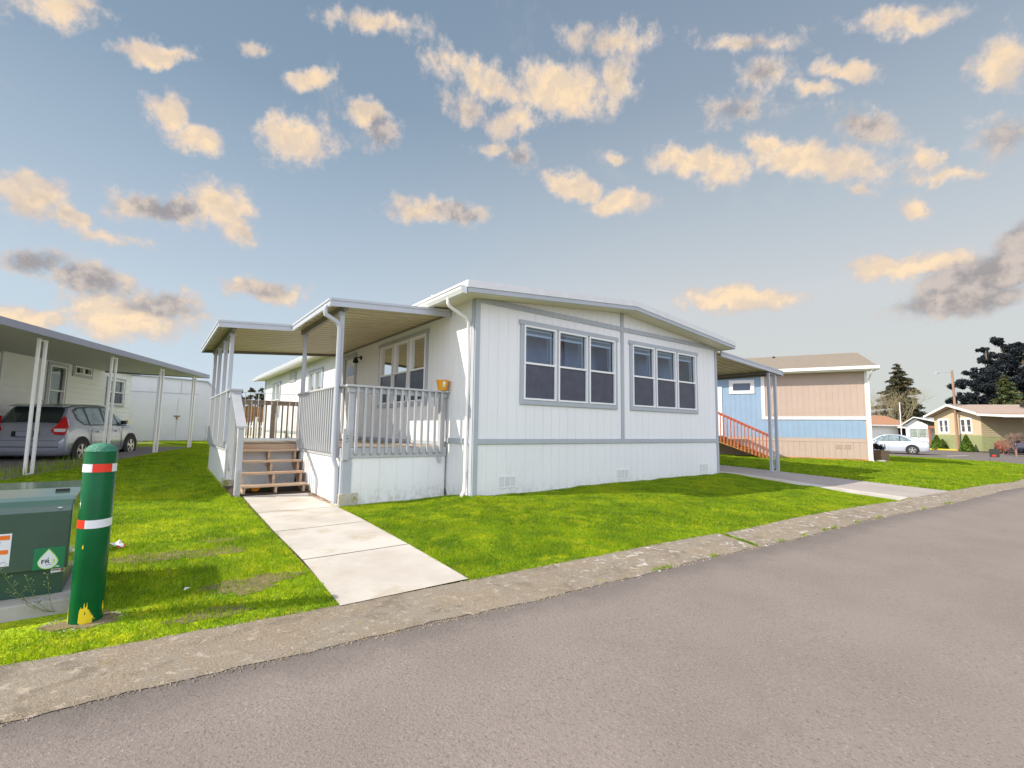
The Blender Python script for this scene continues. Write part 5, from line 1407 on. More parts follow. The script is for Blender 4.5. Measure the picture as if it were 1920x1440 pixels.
b_ = MB(); b_.box(-3.6, NX1 + .35, 3.05, 11.3, ze + .0, ze + .16); b_.hexa([(-3.6, 3.05, ze + .16), (NX1 + .35, 3.05, ze + .16), (NX1 + .35, 11.3, ze + .16), (-3.6, 11.3, ze + .16)], [(-3.6, 7.1, ze + .55), (NX1 + .35, 7.1, ze + .55), (NX1 + .35, 7.2, ze + .55), (-3.6, 7.2, ze + .55)]); b_.build('roof', 'carportfascia', nbr)

ncp = thing('carport', 'long flat carport roof with lilac grey edge on white paired-tube posts over the hatchback', 'carport', (P1[0], P1[1], 0), R(90 - 22.1))
b_ = MB(); b_.hexa([(-3.4, -.22, 2.83), (8.62, -.22, 2.86), (8.62, 3.1, 2.99), (-3.4, 3.1, 2.96)], [(-3.4, -.22, 2.89), (8.62, -.22, 2.94), (8.62, 3.1, 3.05), (-3.4, 3.1, 3.02)]); b_.build('ceiling', 'ceil', ncp)
b_ = MB(); b_.hexa([(-3.44, -.26, 2.78), (8.66, -.26, 2.85), (8.66, -.221, 2.85), (-3.44, -.221, 2.78)], [(-3.44, -.26, 2.92), (8.66, -.26, 2.99), (8.66, -.221, 2.99), (-3.44, -.221, 2.92)])
b_.hexa([(8.62, -.22, 2.85), (8.66, -.22, 2.85), (8.66, 3.1, 2.93), (8.62, 3.1, 2.93)], [(8.62, -.22, 2.99), (8.66, -.22, 2.99), (8.66, 3.1, 3.07), (8.62, 3.1, 3.07)]); b_.build('fascia', 'carportfascia', ncp)
for k, s_ in enumerate((-2.65, 0, 2.65, 5.35, 7.95)):
    w_ = P1 + u22 * s_; zg = h(*w_) - .02
    lattice_post(ncp, (s_, 0, zg), 2.78 + .006 * s_, (1, 0), .20, .045, 'whitepaint', 0)

shd = thing('shed', 'white panelled shed with double doors and rusty latch at the end of the left driveway', 'shed')
q0 = at(246, 826, 21.6); q1 = at(367, 822, 23.2); u_ = Vector((q1.x - q0.x, q1.y - q0.y, 0)); Ls = u_.length + 1.2; u_.normalize()
shd.location = (q0.x - u_.x * 1.2, q0.y - u_.y * 1.2, .30); shd.rotation_euler = (0, 0, math.atan2(u_.y, u_.x))
HS = 2.95
b_ = MB(); b_.prism([(0, -.2), (Ls + 1.5, -.2), (Ls + 1.5, HS - 1.35), (Ls + .30, HS - .02), (0, HS + .12)], 1, 0, 6); b_.build('wall', 'shedwhite', shd)
b_ = MB(); d0 = 2.1; d1 = Ls - .10
b_.hexa([(d0, -.03, .03), ((d0 + d1) / 2 - .008, -.03, .03), ((d0 + d1) / 2 - .008, 0, .03), (d0, 0, .03)], [(d0, -.03, 2.08), ((d0 + d1) / 2 - .008, -.03, 2.08), ((d0 + d1) / 2 - .008, 0, 2.08), (d0, 0, 2.08)]); b_.build('door', 'shedwhite', shd)
b_ = MB(); b_.box((d0 + d1) / 2 + .008, d1, -.03, 0, .03, 2.08); b_.build('door', 'shedwhite', shd)
b_ = MB(); b_.box(0, Ls, -.012, 0, 2.28, 2.30)
for x_ in (.5, d0 - .12, d0 - .03, Ls - .75): b_.box(x_, x_ + .015, -.010, 0, (0 if x_ == d0 - .12 else 2.3), HS - .05)
b_.box(.05, Ls, -.02, 0, -.02, .025); b_.build('seam', 'inkgrey', shd)
b_ = MB(); b_.box((d0 + d1) / 2 - .14, (d0 + d1) / 2 + .12, -.06, -.03, 1.17, 1.22); b_.box((d0 + d1) / 2 - .03, (d0 + d1) / 2 + .03, -.08, -.035, 1.04, 1.15); b_.build('latch', 'rust', shd)
b_ = MB(); b_.prism([(-.1, HS + .125), (Ls + .30, HS - .015), (Ls + 1.6, HS - 1.45), (Ls + 1.62, HS - 1.39), (Ls + .34, HS + .035), (-.1, HS + .18)], 1, -.10, 6.1); b_.build('roof', 'alum', shd)

# white picket fence beyond
pf = thing('picket_fence', 'low white picket fence between the shed and the porch', 'fence')
q0 = at(368, 818, 23.6); q1 = at(560, 816, 21.5); u_ = Vector((q1.x - q0.x, q1.y - q0.y, 0)); L_ = u_.length; u_.normalize()
pf.location = (q0.x, q0.y, .30); pf.rotation_euler = (0, 0, math.atan2(u_.y, u_.x))
b_ = MB(); b_.box(0, L_, .02, .05, .22, .30); b_.box(0, L_, .02, .05, .72, .80); b_.build('rail', 'whitepaint', pf)
x_ = .02; k = 0
while x_ < L_:
    b_ = MB()
    if k % 12 == 0: b_.box(x_, x_ + .10, -.04, .08, -.1, 1.15); b_.box(x_ - .02, x_ + .12, -.06, .10, 1.15, 1.20); b_.build('fence_post', 'whitepaint', pf)
    else: b_.prism([(x_, -.02), (x_ + .075, -.02), (x_ + .075, .92), (x_ + .0375, 1.0), (x_, .92)], 1, 0, .018); b_.build('picket', 'whitepaint', pf)
    x_ += .155; k += 1
# amber board fence seen through the gate
af = thing('board_fence', 'amber wooden board fence seen behind the porch gate', 'fence')
q0 = at(436, 806, 25.5); q1 = at(505, 806, 27.5); u_ = Vector((q1.x - q0.x, q1.y - q0.y, 0)); L_ = u_.length; u_.normalize()
af.location = (q0.x, q0.y, .3); af.rotation_euler = (0, 0, math.atan2(u_.y, u_.x))
b_ = MB(); x_ = 0
while x_ < L_ + 2: b_.box(x_, x_ + .14, 0, .02, -.1, 1.85 + .03 * random.random()); x_ += .148
b_.box(-.02, L_ + 2, -.03, 0, 1.78, 1.87); b_.box(-.02, L_ + 2, -.03, 0, 1.30, 1.39); b_.build('boards', 'amberwood', af)

# ---------------------------------------------------------------- transformer, bollard
TX, TY = -4.535, -2.18
tf = thing('utility_transformer', 'green pad-mounted electrical cabinet with stickers on a concrete pad at the left edge', 'utility box', (TX, TY, -.03))
b_ = MB(); b_.prism([(0, .42), (0, .06), (.02, .0), (1.0, .0), (1.0, .60)], 0, -1.25, -.0)
b_ = MB()
# tank below, hood above with a chamfered front edge; local x goes left (negative), y away
W_, D_ = 1.30, .82
b_.box(-W_ + .02, -.02, .03, D_, 0, .17)
b_.build('tank', 'greenbox', tf)
b_ = MB(); pr = [(.0, .165), (.0, .535), (.022, .575), (.07, .602), (.16, .617), (D_ * .5, .648), (D_ + .01, .66), (D_ + .01, .165)]
b_.prism(pr, 0, -W_, -.0)
hm_ = principled('hood_green', (.036, .088, .058), .20, .12, 3, coat=.6, stain=((.12, .15, .11), 30, .70, .78)); hood = bevel(b_.build('hood', hm_, tf), .010, 3)
b_ = MB(); b_.box(-.13, -.055, .30, .318, .634, .650); b_.build('lift_tab', 'black', tf)
b_ = MB(); b_.box(-.075, -.055, -.004, -.001, .555, .562); b_.build('rivet', 'stickwhite', tf)
Mt = Matrix(((1, 0, 0, 0), (0, 0, -1, 0), (0, 1, 0, 0), (0, 0, 0, 1)))      # drawing plane -> front face
b_ = MB(); x0, x1, z0, z1 = -.167, -.018, .145, .305
b_.box(x0, x1, -.003, -.0005, .1695, z1); st_ = b_.build('sticker', 'stickgreen', tf, label='green square sticker with a white drop')
cx, cz = (x0 + x1) / 2 - .004, .226
def drop(s, dx=0, off=.0):
    pts = []
    for k in range(40):
        a = 2 * math.pi * k / 40
        x = math.sin(a); y = -math.cos(a)
        if y > 0: x *= (1 - y ** 1.1 * .99) ** .62 * 1.0; y = y * 1.62
        pts.append((cx + dx + x * s, off, cz - .008 + y * s))
    return pts
b_ = MB(); b_.poly(drop(.050, 0, -.0036)); b_.build('drop_outline', 'lime', st_)
b_ = MB(); b_.poly(drop(.0455, -.001, -.0042)); b_.build('drop', 'stickwhite', st_)
def front_text(name, s_, size, mat, x, z, par, off=-.0048, bold=True): return text_mesh(name, s_, size, mat, Matrix.Translation((x, off, z)) @ Mt @ Matrix.Scale(-1, 4, (0, 0, 1)) @ Matrix.Scale(1.15, 4, (1, 0, 0)), par, .0002, bold)
Mt = Matrix(((1, 0, 0, 0), (0, 0, 1, 0), (0, 1, 0, 0), (0, 0, 0, 1)))
front_text('lettering', 'FR', .034, 'ink', cx - .012, cz - .010, st_)
front_text('lettering', '3', .034, 'lime', cx + .026, cz - .010, st_)
b_ = MB(); b_.box(cx - .012, cx + .022, -.0050, -.0046, cz - .031, cz - .029); b_.box(cx - .002, cx + .002, -.005, -.0046, cz + .008, cz + .016); b_.build('print', 'ink', st_)
b_ = MB(); b_.box(x1 - .035, x1 - .018, -.0040, -.0036, .158, .163) if False else b_.box(x1 - .040, x1 - .022, -.0040, -.0036, .177, .183); b_.build('print', 'stickwhite', st_)
b_ = MB(); b_.box(-.082, -.016, .026, .029, .135, .160); ls = b_.build('sticker', 'stickwhite', tf, label='small worn white label with an orange end')
b_ = MB(); b_.box(-.034, -.018, .0250, .0258, .137, .158); b_.box(-.078, -.038, .0250, .0258, .148, .154); b_.build('print', 'rust', ls)
b_ = MB(); b_.box(-.46, -.275, -.003, -.0005, .215, .415); ws = b_.build('sticker', 'stickwhite', tf, label='white warning sticker with two orange bars')
b_ = MB(); b_.box(-.455, -.283, -.0045, -.0035, .378, .405); b_.box(-.455, -.285, -.0045, -.0035, .290, .316); b_.build('bar', 'stickorange', ws)
b_ = MB(); random.seed(5)
for z_ in (.362, .348, .334, .325, .262, .246, .238, .230): b_.box(-.455, -.290 - random.random() * .05, -.0045, -.0035, z_, z_ + .0035)
b_.build('print', 'inkgrey', ws)
b_ = MB(); b_.hexa([(-1.42, -.16, -.28), (.07, -.16, -.28), (.07, 1.0, -.28), (-1.42, 1.0, -.28)], [(-1.42, -.13, .0), (.05, -.13, .0), (.05, 1.0, .0), (-1.42, 1.0, .0)])
pad = bevel(b_.build('concrete_pad', 'pad', None), .012, 2); pad.location = (TX, TY, -.03)
tag(pad, 'weathered concrete pad under the green electrical cabinet', 'concrete pad')

BX, BY = -4.395, -2.54
bz = h(BX, BY) - .03
bd = thing('bollard', 'green steel bollard with red and white tape bands and chipped yellow paint at its foot', 'bollard', (BX, BY, bz))
def bollard_mat():
    m = bpy.data.materials.new('bollard_green'); m.use_nodes = True
    q = NT(m.node_tree); b = m.node_tree.nodes['Principled BSDF']
    v = q.n('ShaderNodeTexCoord').outputs['Object']; s_ = q.n('ShaderNodeSeparateXYZ'); q.put(s_.inputs[0], v)
    n_ = q.noise(v, 22, 6, .7)
    c = q.mix(q.smooth(q.noise(v, 4, 4), .35, .7), (.001, .085, .022), (.001, .115, .032))
    q.put(b.inputs['Base Color'], c); b.inputs['Roughness'].default_value = .20; b.inputs['Specular IOR Level'].default_value = .22
    bp = q.n('ShaderNodeBump'); bp.inputs['Strength'].default_value = .12; bp.inputs['Distance'].default_value = .004; q.put(bp.inputs['Height'], q.noise(v, 9, 3)); q.put(b.inputs['Normal'], bp.outputs[0])
    return m
BR = .082
b_ = MB(); b_.lathe([(BR + .001, -.1), (BR, .3), (BR, 1.06), (BR - .003, 1.068)], 48)
bm2 = bollard_mat(); b_.build('post', bm2, bd, smooth=True)
cm = principled('speckled_green_cap', (.06, .28, .17), .5, .5, 90, col2=(.02, .16, .08), bump=1.0, bscale=130)
b_ = MB(); b_.lathe([(BR + .001, 1.062), (BR - .004, 1.074), (BR * .8, 1.094), (BR * .5, 1.108), (BR * .2, 1.113), (0.001, 1.114)], 48); b_.build('cap', cm, bd, smooth=True)
def band(z0, z1, spans, tilt=0.0):
    for a0, a1, mat in spans:
        b_ = MB(); n_ = max(2, int(abs(a1 - a0) / 6)); vs = []
        for k in range(n_ + 1):
            a = R(a0 + (a1 - a0) * k / n_); dz_ = tilt * math.sin(a)
            for z_ in (z0, z1): vs.append((math.cos(a) * (BR + .0015), math.sin(a) * (BR + .0015), z_ + dz_))
        b_.add(vs, [(2 * k, 2 * k + 2, 2 * k + 3, 2 * k + 1) for k in range(n_)]); b_.build('tape', mat, bd, smooth=True)
# viewer direction seen from the bollard is about -86 degrees; left edge -176, right edge +4
band(.935, .985, [(-180, -112, 'tapewhite'), (-112, -42, 'tapered'), (-42, 30, 'tapewhite'), (30, 100, 'tapered'), (100, 180, 'tapewhite')])
band(.600, .650, [(-190, -120, 'tapered'), (-120, -20, 'tapewhite'), (-20, 60, 'tapewhite'), (60, 170, 'tapered')], .006)
def chip(outline, name='paint_chip'):
    b_ = MB(); b_.poly([(math.cos(R(a)) * (BR + .0022), math.sin(R(a)) * (BR + .0022), z_) for a, z_ in outline]); return b_
def chips(cells):
    b_ = MB()
    for a0, a1, z0, z1 in cells:
        n_ = max(1, int((a1 - a0) / 5))
        for k in range(n_):
            p_, q2 = R(a0 + (a1 - a0) * k / n_), R(a0 + (a1 - a0) * (k + 1) / n_)
            b_.quad((math.cos(p_) * (BR + .0016), math.sin(p_) * (BR + .0016), z0), (math.cos(q2) * (BR + .0016), math.sin(q2) * (BR + .0016), z0), (math.cos(q2) * (BR + .0016), math.sin(q2) * (BR + .0016), z1), (math.cos(p_) * (BR + .0016), math.sin(p_) * (BR + .0016), z1))
    return b_
random.seed(11); cells = []
def lobe(a, z):     # main yellow flame shape
    return None
prof_t = [(0, .10), (.06, .125), (.12, .135), (.2, .118), (.26, .128), (.30, .165), (.34, .135), (.40, .125), (.46, .150), (.52, .118), (.60, .108), (.7, .092), (.8, .082), (.9, .070), (1, .052)]
for k in range(40):
    f = k / 39
    top = np.interp(f, [p_[0] for p_ in prof_t], [p_[1] for p_ in prof_t]) + random.uniform(-.006, .006)
    bot = .028 + (.03 if f > .85 else 0) + (.012 if f < .1 else 0) + random.uniform(-.004, .004)
    if k in (14, 15): cells.append((-111 + k * 1.35, -109.65 + k * 1.35, bot, .085)); cells.append((-111 + k * 1.35, -109.65 + k * 1.35, .105, top)); continue
    cells.append((-111 + k * 1.35, -109.65 + k * 1.35, bot, top))
main_ = cells; cells = []
for k in range(7): cells.append((-28 + k * 2.2, -25.8 + k * 2.2, .085 + .01 * random.random() - (.02 if k in (3, 4, 5) else 0), .125 + .018 * math.sin(k)))
right_c = cells; cells = []
for k in range(5): cells.append((-172 + k * 2.2, -169.8 + k * 2.2, .0, .14 - k * .016))
left_c = cells; dot_c = [(-121, -116, .475, .492), (-119.5, -117.5, .492, .50)]
for cc_ in (main_, right_c, left_c, dot_c): chips(cc_).build('paint_chip', 'yellow', bd)

# litter
lp = at(208, 1050, 4.5); lz = h(lp.x, lp.y)
b_ = MB(); g = np.random.default_rng(2)
gp = [[(i * .035 - .09 + g.normal() * .006, j * .035 - .05 + g.normal() * .006, .02 + abs(g.normal()) * .03) for j in range(4)] for i in range(6)]
b_.add([p for r_ in gp for p in r_], [(i * 4 + j, i * 4 + j + 1, (i + 1) * 4 + j + 1, (i + 1) * 4 + j) for i in range(5) for j in range(3)])
li = thing('litter', 'crumpled white and red wrapper lying in the grass right of the green bollard', 'wrapper', (lp.x, lp.y, lz))
b_.build('paper', 'litter', li)
b_ = MB(); b_.quad((.03, -.06, .035), (.09, -.05, .03), (.10, -.0, .05), (.04, -.01, .055)); b_.build('print', 'littered', li)
q_ = at(342, 1133, 3.4); b_ = MB(); b_.add([(0, 0, .01), (.04, .01, .02), (.045, .03, .015), (.01, .03, .022)], [(0, 1, 2, 3)])
lo = tag(b_.build('litter', 'litter', None), 'tiny white scrap lying on the bare patch of lawn', 'scrap'); lo.location = (q_.x, q_.y, h(q_.x, q_.y) + .01)

# weeds in front of the transformer
wd = thing('weed', 'thin flowering weed leaning in front of the green electrical cabinet', 'weed', (TX - .02, TY - .17, -.115))
b_ = MB(); lv = []
random.seed(4)
for (dx, dz_, r0) in ((-.26, .30, .0018), (-.14, .22, .0012), (-.05, .24, .0012), (-.20, .16, .0012)):
    pts = [(dx * (f ** .8), -.02 * math.sin(f * 3) - .02 * f, dz_ * f ** 1.3 + .02) for f in np.linspace(0, 1, 8)]
    b_.tube(pts, [r0 * (1.2 - .8 * i / 7) for i in range(8)], 5)
    for i in range(3, 8):
        for s_ in range(3):
            p = pts[i]; e = (p[0] + random.uniform(-.03, .03), p[1] + random.uniform(-.02, .02), p[2] + random.uniform(.005, .035)); b_.tube([p, e], .0008, 4); lv.append(e)
for e_ in lv:
    s_ = .0045; b_.add([(e_[0] - s_, e_[1], e_[2]), (e_[0], e_[1] - s_, e_[2]), (e_[0] + s_, e_[1], e_[2]), (e_[0], e_[1] + s_, e_[2]), (e_[0], e_[1], e_[2] + s_)], [(0, 1, 4), (1, 2, 4), (2, 3, 4), (3, 0, 4), (3, 2, 1, 0)])
b_.build('stem', 'weed', wd)
# gravel at the foot of the bollard
gv = MB(); g = np.random.default_rng(8)
for k in range(260):
    a = g.random() * 6.28; r_ = .085 + g.random() ** .9 * .09; s_ = .002 + g.random() * .006
    x, y = BX + math.cos(a) * r_ * 1.2, BY + math.sin(a) * r_; z_ = h(x, y) if k % 50 == 0 else z_
    gv.add([(x - s_, y, z_), (x, y - s_, z_), (x + s_, y, z_), (x, y + s_, z_), (x + g.normal() * s_ * .3, y, z_ + s_ * .8)], [(0, 1, 4), (1, 2, 4), (2, 3, 4), (3, 0, 4)])
gv.build('gravel', 'pad', kind='stuff')
# fallen leaves beside the walk under the porch wall
gv = MB()
for k in range(160):
    y = .9 + g.random() * 1.8; x = XP - .02 - g.random() ** 2 * .09; s_ = .008 + g.random() * .014; z_ = h(x, y) + .035 if k % 20 == 0 else z_
    gv.add([(x, y - s_, z_), (x + s_, y, z_ + g.random() * .01), (x, y + s_, z_ + .004), (x - s_, y, z_ + g.random() * .012)], [(0, 1, 2, 3)])
gv.build('fallen_leaves', 'rust', kind='stuff')

# ---------------------------------------------------------------- far right: tan home, white homes
def basis(p, azd):      # home origin p with its x axis along azimuth azd
    return (p.x, p.y), R(90 - azd)


q0 = at(1755, 838, 47.5); LW = 6.7; ang = R(90 - 231.7)
tz = .06
tan = thing('ranch_home', 'beige gabled home with two white windows and a green block base across the street', 'house', (q0.x, q0.y, tz), ang)
EH = 2.95; RH = 3.75; DP = 17
tw1, tw2 = (LW * .12, LW * .33, 1.35, 2.55), (LW * .60, LW * .82, 1.35, 2.55)
MT = Matrix(((1, 0, 0, 0), (0, -1, 0, 0), (0, 0, 1, 0), (0, 0, 0, 1)))
def gab(x): return EH + (RH - EH) * (1 - abs(x - LW / 2) / (LW / 2))
b_ = MB(MT); wall_cells(b_, [0, LW / 2, LW], 1.1, gab, [tw1, tw2], -.1, 0); b_.M = None; b_.box(0, .1, .1, DP, 1.1, EH); b_.build('wall', 'beige', tan)
b_ = MB(MT); b_.box(0, LW, 0, .05, -.3, 1.1)
b_.build('block_base', 'block', tan)
b_ = MB()
b_.box(LW, LW + .02, .0, DP, -.3, 1.0); b_.build('block_base', 'block', tan)
b_ = MB()
for k in range(11): b_.hexa([(LW, 0, 1.0 + k * .18), (LW + .05, 0, 1.0 + k * .18), (LW + .05, DP, 1.0 + k * .18), (LW, DP, 1.0 + k * .18)], [(LW, 0, 1.175 + k * .18), (LW + .01, 0, 1.175 + k * .18), (LW + .01, DP, 1.175 + k * .18), (LW, DP, 1.175 + k * .18)])
b_.build('siding', 'olive', tan)
for w_ in (tw1, tw2): double_hung(tan, MT, *w_, 2, mats=('whitepaint', 'vinyl'), tw=.14, headh=.14, sillh=.14, headx=0, gap=.14, fb=.06, screen=False, blind=0, room='greenpane', curtain='greenpane')
b_ = MB()
for s_ in (0, 1):
    xa, xb = (-.5, LW / 2) if s_ == 0 else (LW / 2, LW + 6.8)
    za = EH - .12; zb = RH + .06; ze_ = EH - .12 if s_ == 0 else RH + .06 - (RH - EH + .18) * (LW / 2 + .5) / (LW / 2 + .5)
    if s_ == 0: P_4 = [(-.5, EH - .12), (LW / 2, RH + .08)]
    else: P_4 = [(LW / 2, RH + .08), (LW + .5, EH - .05)]
    (xa, za), (xb, zb) = P_4
    b_.hexa([(xa, -.6, za), (xb, -.6, zb), (xb, DP, zb), (xa, DP, za)], [(xa, -.6, za + .12), (xb, -.6, zb + .12), (xb, DP, zb + .12), (xa, DP, za + .12)])
tr_ = b_.build('roof', 'tanroof', tan)
b_ = MB()
for (xa, za), (xb, zb) in ([(-.52, EH - .16), (LW / 2, RH + .04)], [(LW / 2, RH + .04), (LW + .52, EH - .09)]):
    b_.hexa([(xa, -.66, za), (xb, -.66, zb), (xb, -.601, zb), (xa, -.601, za)], [(xa, -.66, za + .2), (xb, -.66, zb + .2), (xb, -.601, zb + .2), (xa, -.601, za + .2)])
b_.build('fascia', 'whitepaint', tr_)
b_ = MB(); b_.box(LW / 2 - .1, LW / 2 + .9, -.03, .0, EH + .30, EH + .62); b_.build('gable_vent', 'dark', tan)
b_ = MB(); b_.box(LW / 2 + 1.5, LW / 2 + 2.0, 4, 4.4, RH - .1, RH + .2); b_.build('roof_vent', 'black', tr_)
# its carport wing on the right
b_ = MB(); CW = 3.6
b_.hexa([(LW + .5, -.5, EH - .10), (LW + CW, -.5, EH - .30), (LW + CW, DP, EH - .30), (LW + .5, DP, EH - .10)], [(LW + .5, -.5, EH + .0), (LW + CW, -.5, EH - .20), (LW + CW, DP, EH - .20), (LW + .5, DP, EH + .0)])
b_.build('carport_roof', 'tanroof', tan)
b_ = MB(); b_.hexa([(LW + .5, -.56, EH - .16), (LW + CW, -.56, EH - .36), (LW + CW, -.50, EH - .36), (LW + .5, -.50, EH - .16)], [(LW + .5, -.56, EH + .02), (LW + CW, -.56, EH - .18), (LW + CW, -.50, EH - .18), (LW + .5, -.50, EH + .02)]); b_.box(LW + CW, LW + CW + .05, -.56, DP, EH - .38, EH - .18); b_.box(LW + CW - .2, LW + CW - .08, 6.5, 6.62, -.2, EH - .35); b_.box(LW + CW - .2, LW + CW - .08, .9, 1.02, -.2, EH - .35); b_.build('post', 'whitepaint', tan)
b_ = MB(); b_.box(LW + .05, LW + CW, DP - .6, DP - .5, -.2, EH - .3); b_.build('rear_wall', 'olive', tan)
# clipped yews, shrub, pole
def cone_shrub(px, py, d, r_, hh, label):
    p = at(px, py, d); z = h(p.x, p.y)
    t_ = thing('conical_shrub', label, 'shrub', (p.x, p.y, z + .0), 0, 'clipped cone shrubs by the beige home')
    g = np.random.default_rng(int(px)); n = 2600; f = g.random(n) ** .7; zz = (1 - f) * hh; a = g.random(n) * 6.283
    rr = r_ * (1 - (zz / hh) ** 1.25) * (.80 + .2 * g.random(n)) + .03
    P = np.stack([rr * np.cos(a), rr * np.sin(a), zz + .05], -1)
    aa = g.normal(size=(n, 3)); aa /= np.linalg.norm(aa, axis=1)[:, None]; bb = np.cross(aa, g.normal(size=(n, 3))); bb /= np.linalg.norm(bb, axis=1)[:, None]
    s = .10 * (.6 + g.random((n, 1)))
    leaf_mesh('foliage', np.stack([P - aa * s * .6, P + bb * s * .4, P + aa * s * .6, P - bb * s * .4], 1), 'yew', t_)
    b_ = MB(); b_.lathe([(r_ * .8, .05), (r_ * .72, hh * .4), (r_ * .35, hh * .75), (.0, hh * .93)], 12); b_.build('core', 'yew', t_)
    return t_
cone_shrub(1757, 837, 45.2, .55, 1.35, 'dark green cone shrub at the left corner of the beige home')
cone_shrub(1768, 837, 45.9, .42, .95, 'lower green shrub close against the left cone shrub of the beige home')
cone_shrub(1813, 843, 41.5, .50, 1.42, 'green cone shrub standing alone between the beige home windows')
p = at(1797, 846, 43.6)
pol = thing('utility_pole', 'brown wooden utility pole with a small lamp arm on the far kerb', 'pole', (p.x, p.y, h(p.x, p.y)), 0)
b_ = MB(); b_.tube([(0, 0, -.1), (-.03, .0, 3.6), (-.09, .02, 7.45)], [.115, .10, .085], 14); b_.build('pole', 'pole', pol, smooth=True)
b_ = MB(); dx = -_r
b_.tube([(-.09, .02, 7.2), (-.09 + dx.x * .6, .02 + dx.y * .6, 7.28), (-.09 + dx.x * 1.15, .02 + dx.y * 1.15, 7.22)], .025, 8); b_.tube([(-.09 + dx.x * 1.1, .02 + dx.y * 1.1, 7.22), (-.09 + dx.x * 1.5, .02 + dx.y * 1.5, 7.20)], [.04, .10], 8); b_.build('lamp_arm', 'alum', pol)

# white home with the orange roof and the white gabled home
q0 = at(1560, 822, 60); q1 = at(1708, 822, 62); u_ = Vector((q1.x - q0.x, q1.y - q0.y, 0)); LW2 = u_.length
hw = thing('ranch_home', 'long white home with an orange brown roof behind the silver sedan', 'house', (q0.x, q0.y, .0), math.atan2(u_.y, u_.x))
b_ = MB(); b_.box(0, LW2, 0, 8, -.3, 2.35); b_.build('wall', 'lapwhite', hw)
b_ = MB(); b_.hexa([(-.4, -.5, 2.28), (LW2 + .4, -.5, 2.28), (LW2 + .4, 8.5, 2.28), (-.4, 8.5, 2.28)], [(-.4, 3.9, 3.75), (LW2 + .4, 3.9, 3.75), (LW2 + .4, 4.1, 3.75), (-.4, 4.1, 3.75)]); ro = b_.build('roof', 'redroof', hw)
b_ = MB(); b_.box(-.4, LW2 + .4, -.56, -.5, 2.20, 2.36); b_.build('fascia', 'whitepaint', ro)
b_ = MB(); b_.box(LW2 * .84, LW2 * .93, -.03, -.0, .8, 1.9); b_.build('window', 'carglass', hw)
b_ = MB(); b_.hexa([(LW2 * .78, -2.4, 1.85), (LW2 + .4, -2.4, 1.85), (LW2 + .4, -.0, 2.1), (LW2 * .78, -.0, 2.1)], [(LW2 * .78, -2.4, 1.95), (LW2 + .4, -2.4, 1.95), (LW2 + .4, -.0, 2.2), (LW2 * .78, 0, 2.2)])
b_.box(LW2 * .79, LW2 * .80, -2.3, -2.2, -.2, 1.85); b_.build('porch_awning', 'whitepaint', hw)
b_ = MB(); b_.box(LW2 * .93, LW2 + .2, -.06, -.03, -.1, 1.9); b_.build('brick_panel', 'brick', hw)
q0 = at(1700, 832, 56); q1 = at(1742, 833, 54.5); u_ = Vector((q1.x - q0.x, q1.y - q0.y, 0)); L3 = u_.length
hg = thing('ranch_home', 'small white gabled home with two narrow windows left of the beige home', 'house', (q0.x, q0.y, .0), math.atan2(u_.y, u_.x))
b_ = MB(); b_.box(0, L3, 0, 12, -.3, 2.25); b_.prism([(0, 2.25), (L3, 2.25), (L3 * .42, 3.05)], 1, 0, 12); b_.build('wall', 'lapwhite', hg)
b_ = MB()
for (xa, za), (xb, zb) in ([(-.4, 2.15), (L3 * .42, 3.12)], [(L3 * .42, 3.12), (L3 + 2.6, 2.1)]):
    b_.hexa([(xa, -.5, za), (xb, -.5, zb), (xb, 12, zb), (xa, 12, za)], [(xa, -.5, za + .12), (xb, -.5, zb + .12), (xb, 12, zb + .12), (xa, 12, za + .12)])
b_.build('roof', 'rooftop', hg)
for a in (.22, .62):
    b_ = MB(); b_.box(L3 * a, L3 * a + .55, -.03, 0, .85, 1.85); w_ = b_.build('window', 'greenpane', hg)
    b_ = MB(); b_.box(L3 * a - .16, L3 * a - .02, -.05, 0, .8, 1.9); b_.box(L3 * a + .57, L3 * a + .71, -.05, 0, .8, 1.9); b_.build('shutter', 'alum', w_)
b_ = MB(); b_.box(L3 + .05, L3 + .25, -.4, -.2, -.2, 2.1); b_.box(L3 + .05, L3 + 2.3, -.5, -.42, 1.9, 2.15); b_.build('porch_post', 'brick', hg)
p = at(1692, 840, 50); b_ = MB(); b_.tube([(0, 0, 0), (0, 0, 4.6)], [.05, .04], 8); b_.lathe([(0, 4.72), (.07, 4.66), (.05, 4.6)], 8)
fpole = tag(b_.build('flag_pole', 'whitepaint', None, smooth=True), 'slim white pole standing behind the silver sedan', 'pole'); fpole.location = (p.x, p.y, h(p.x, p.y))

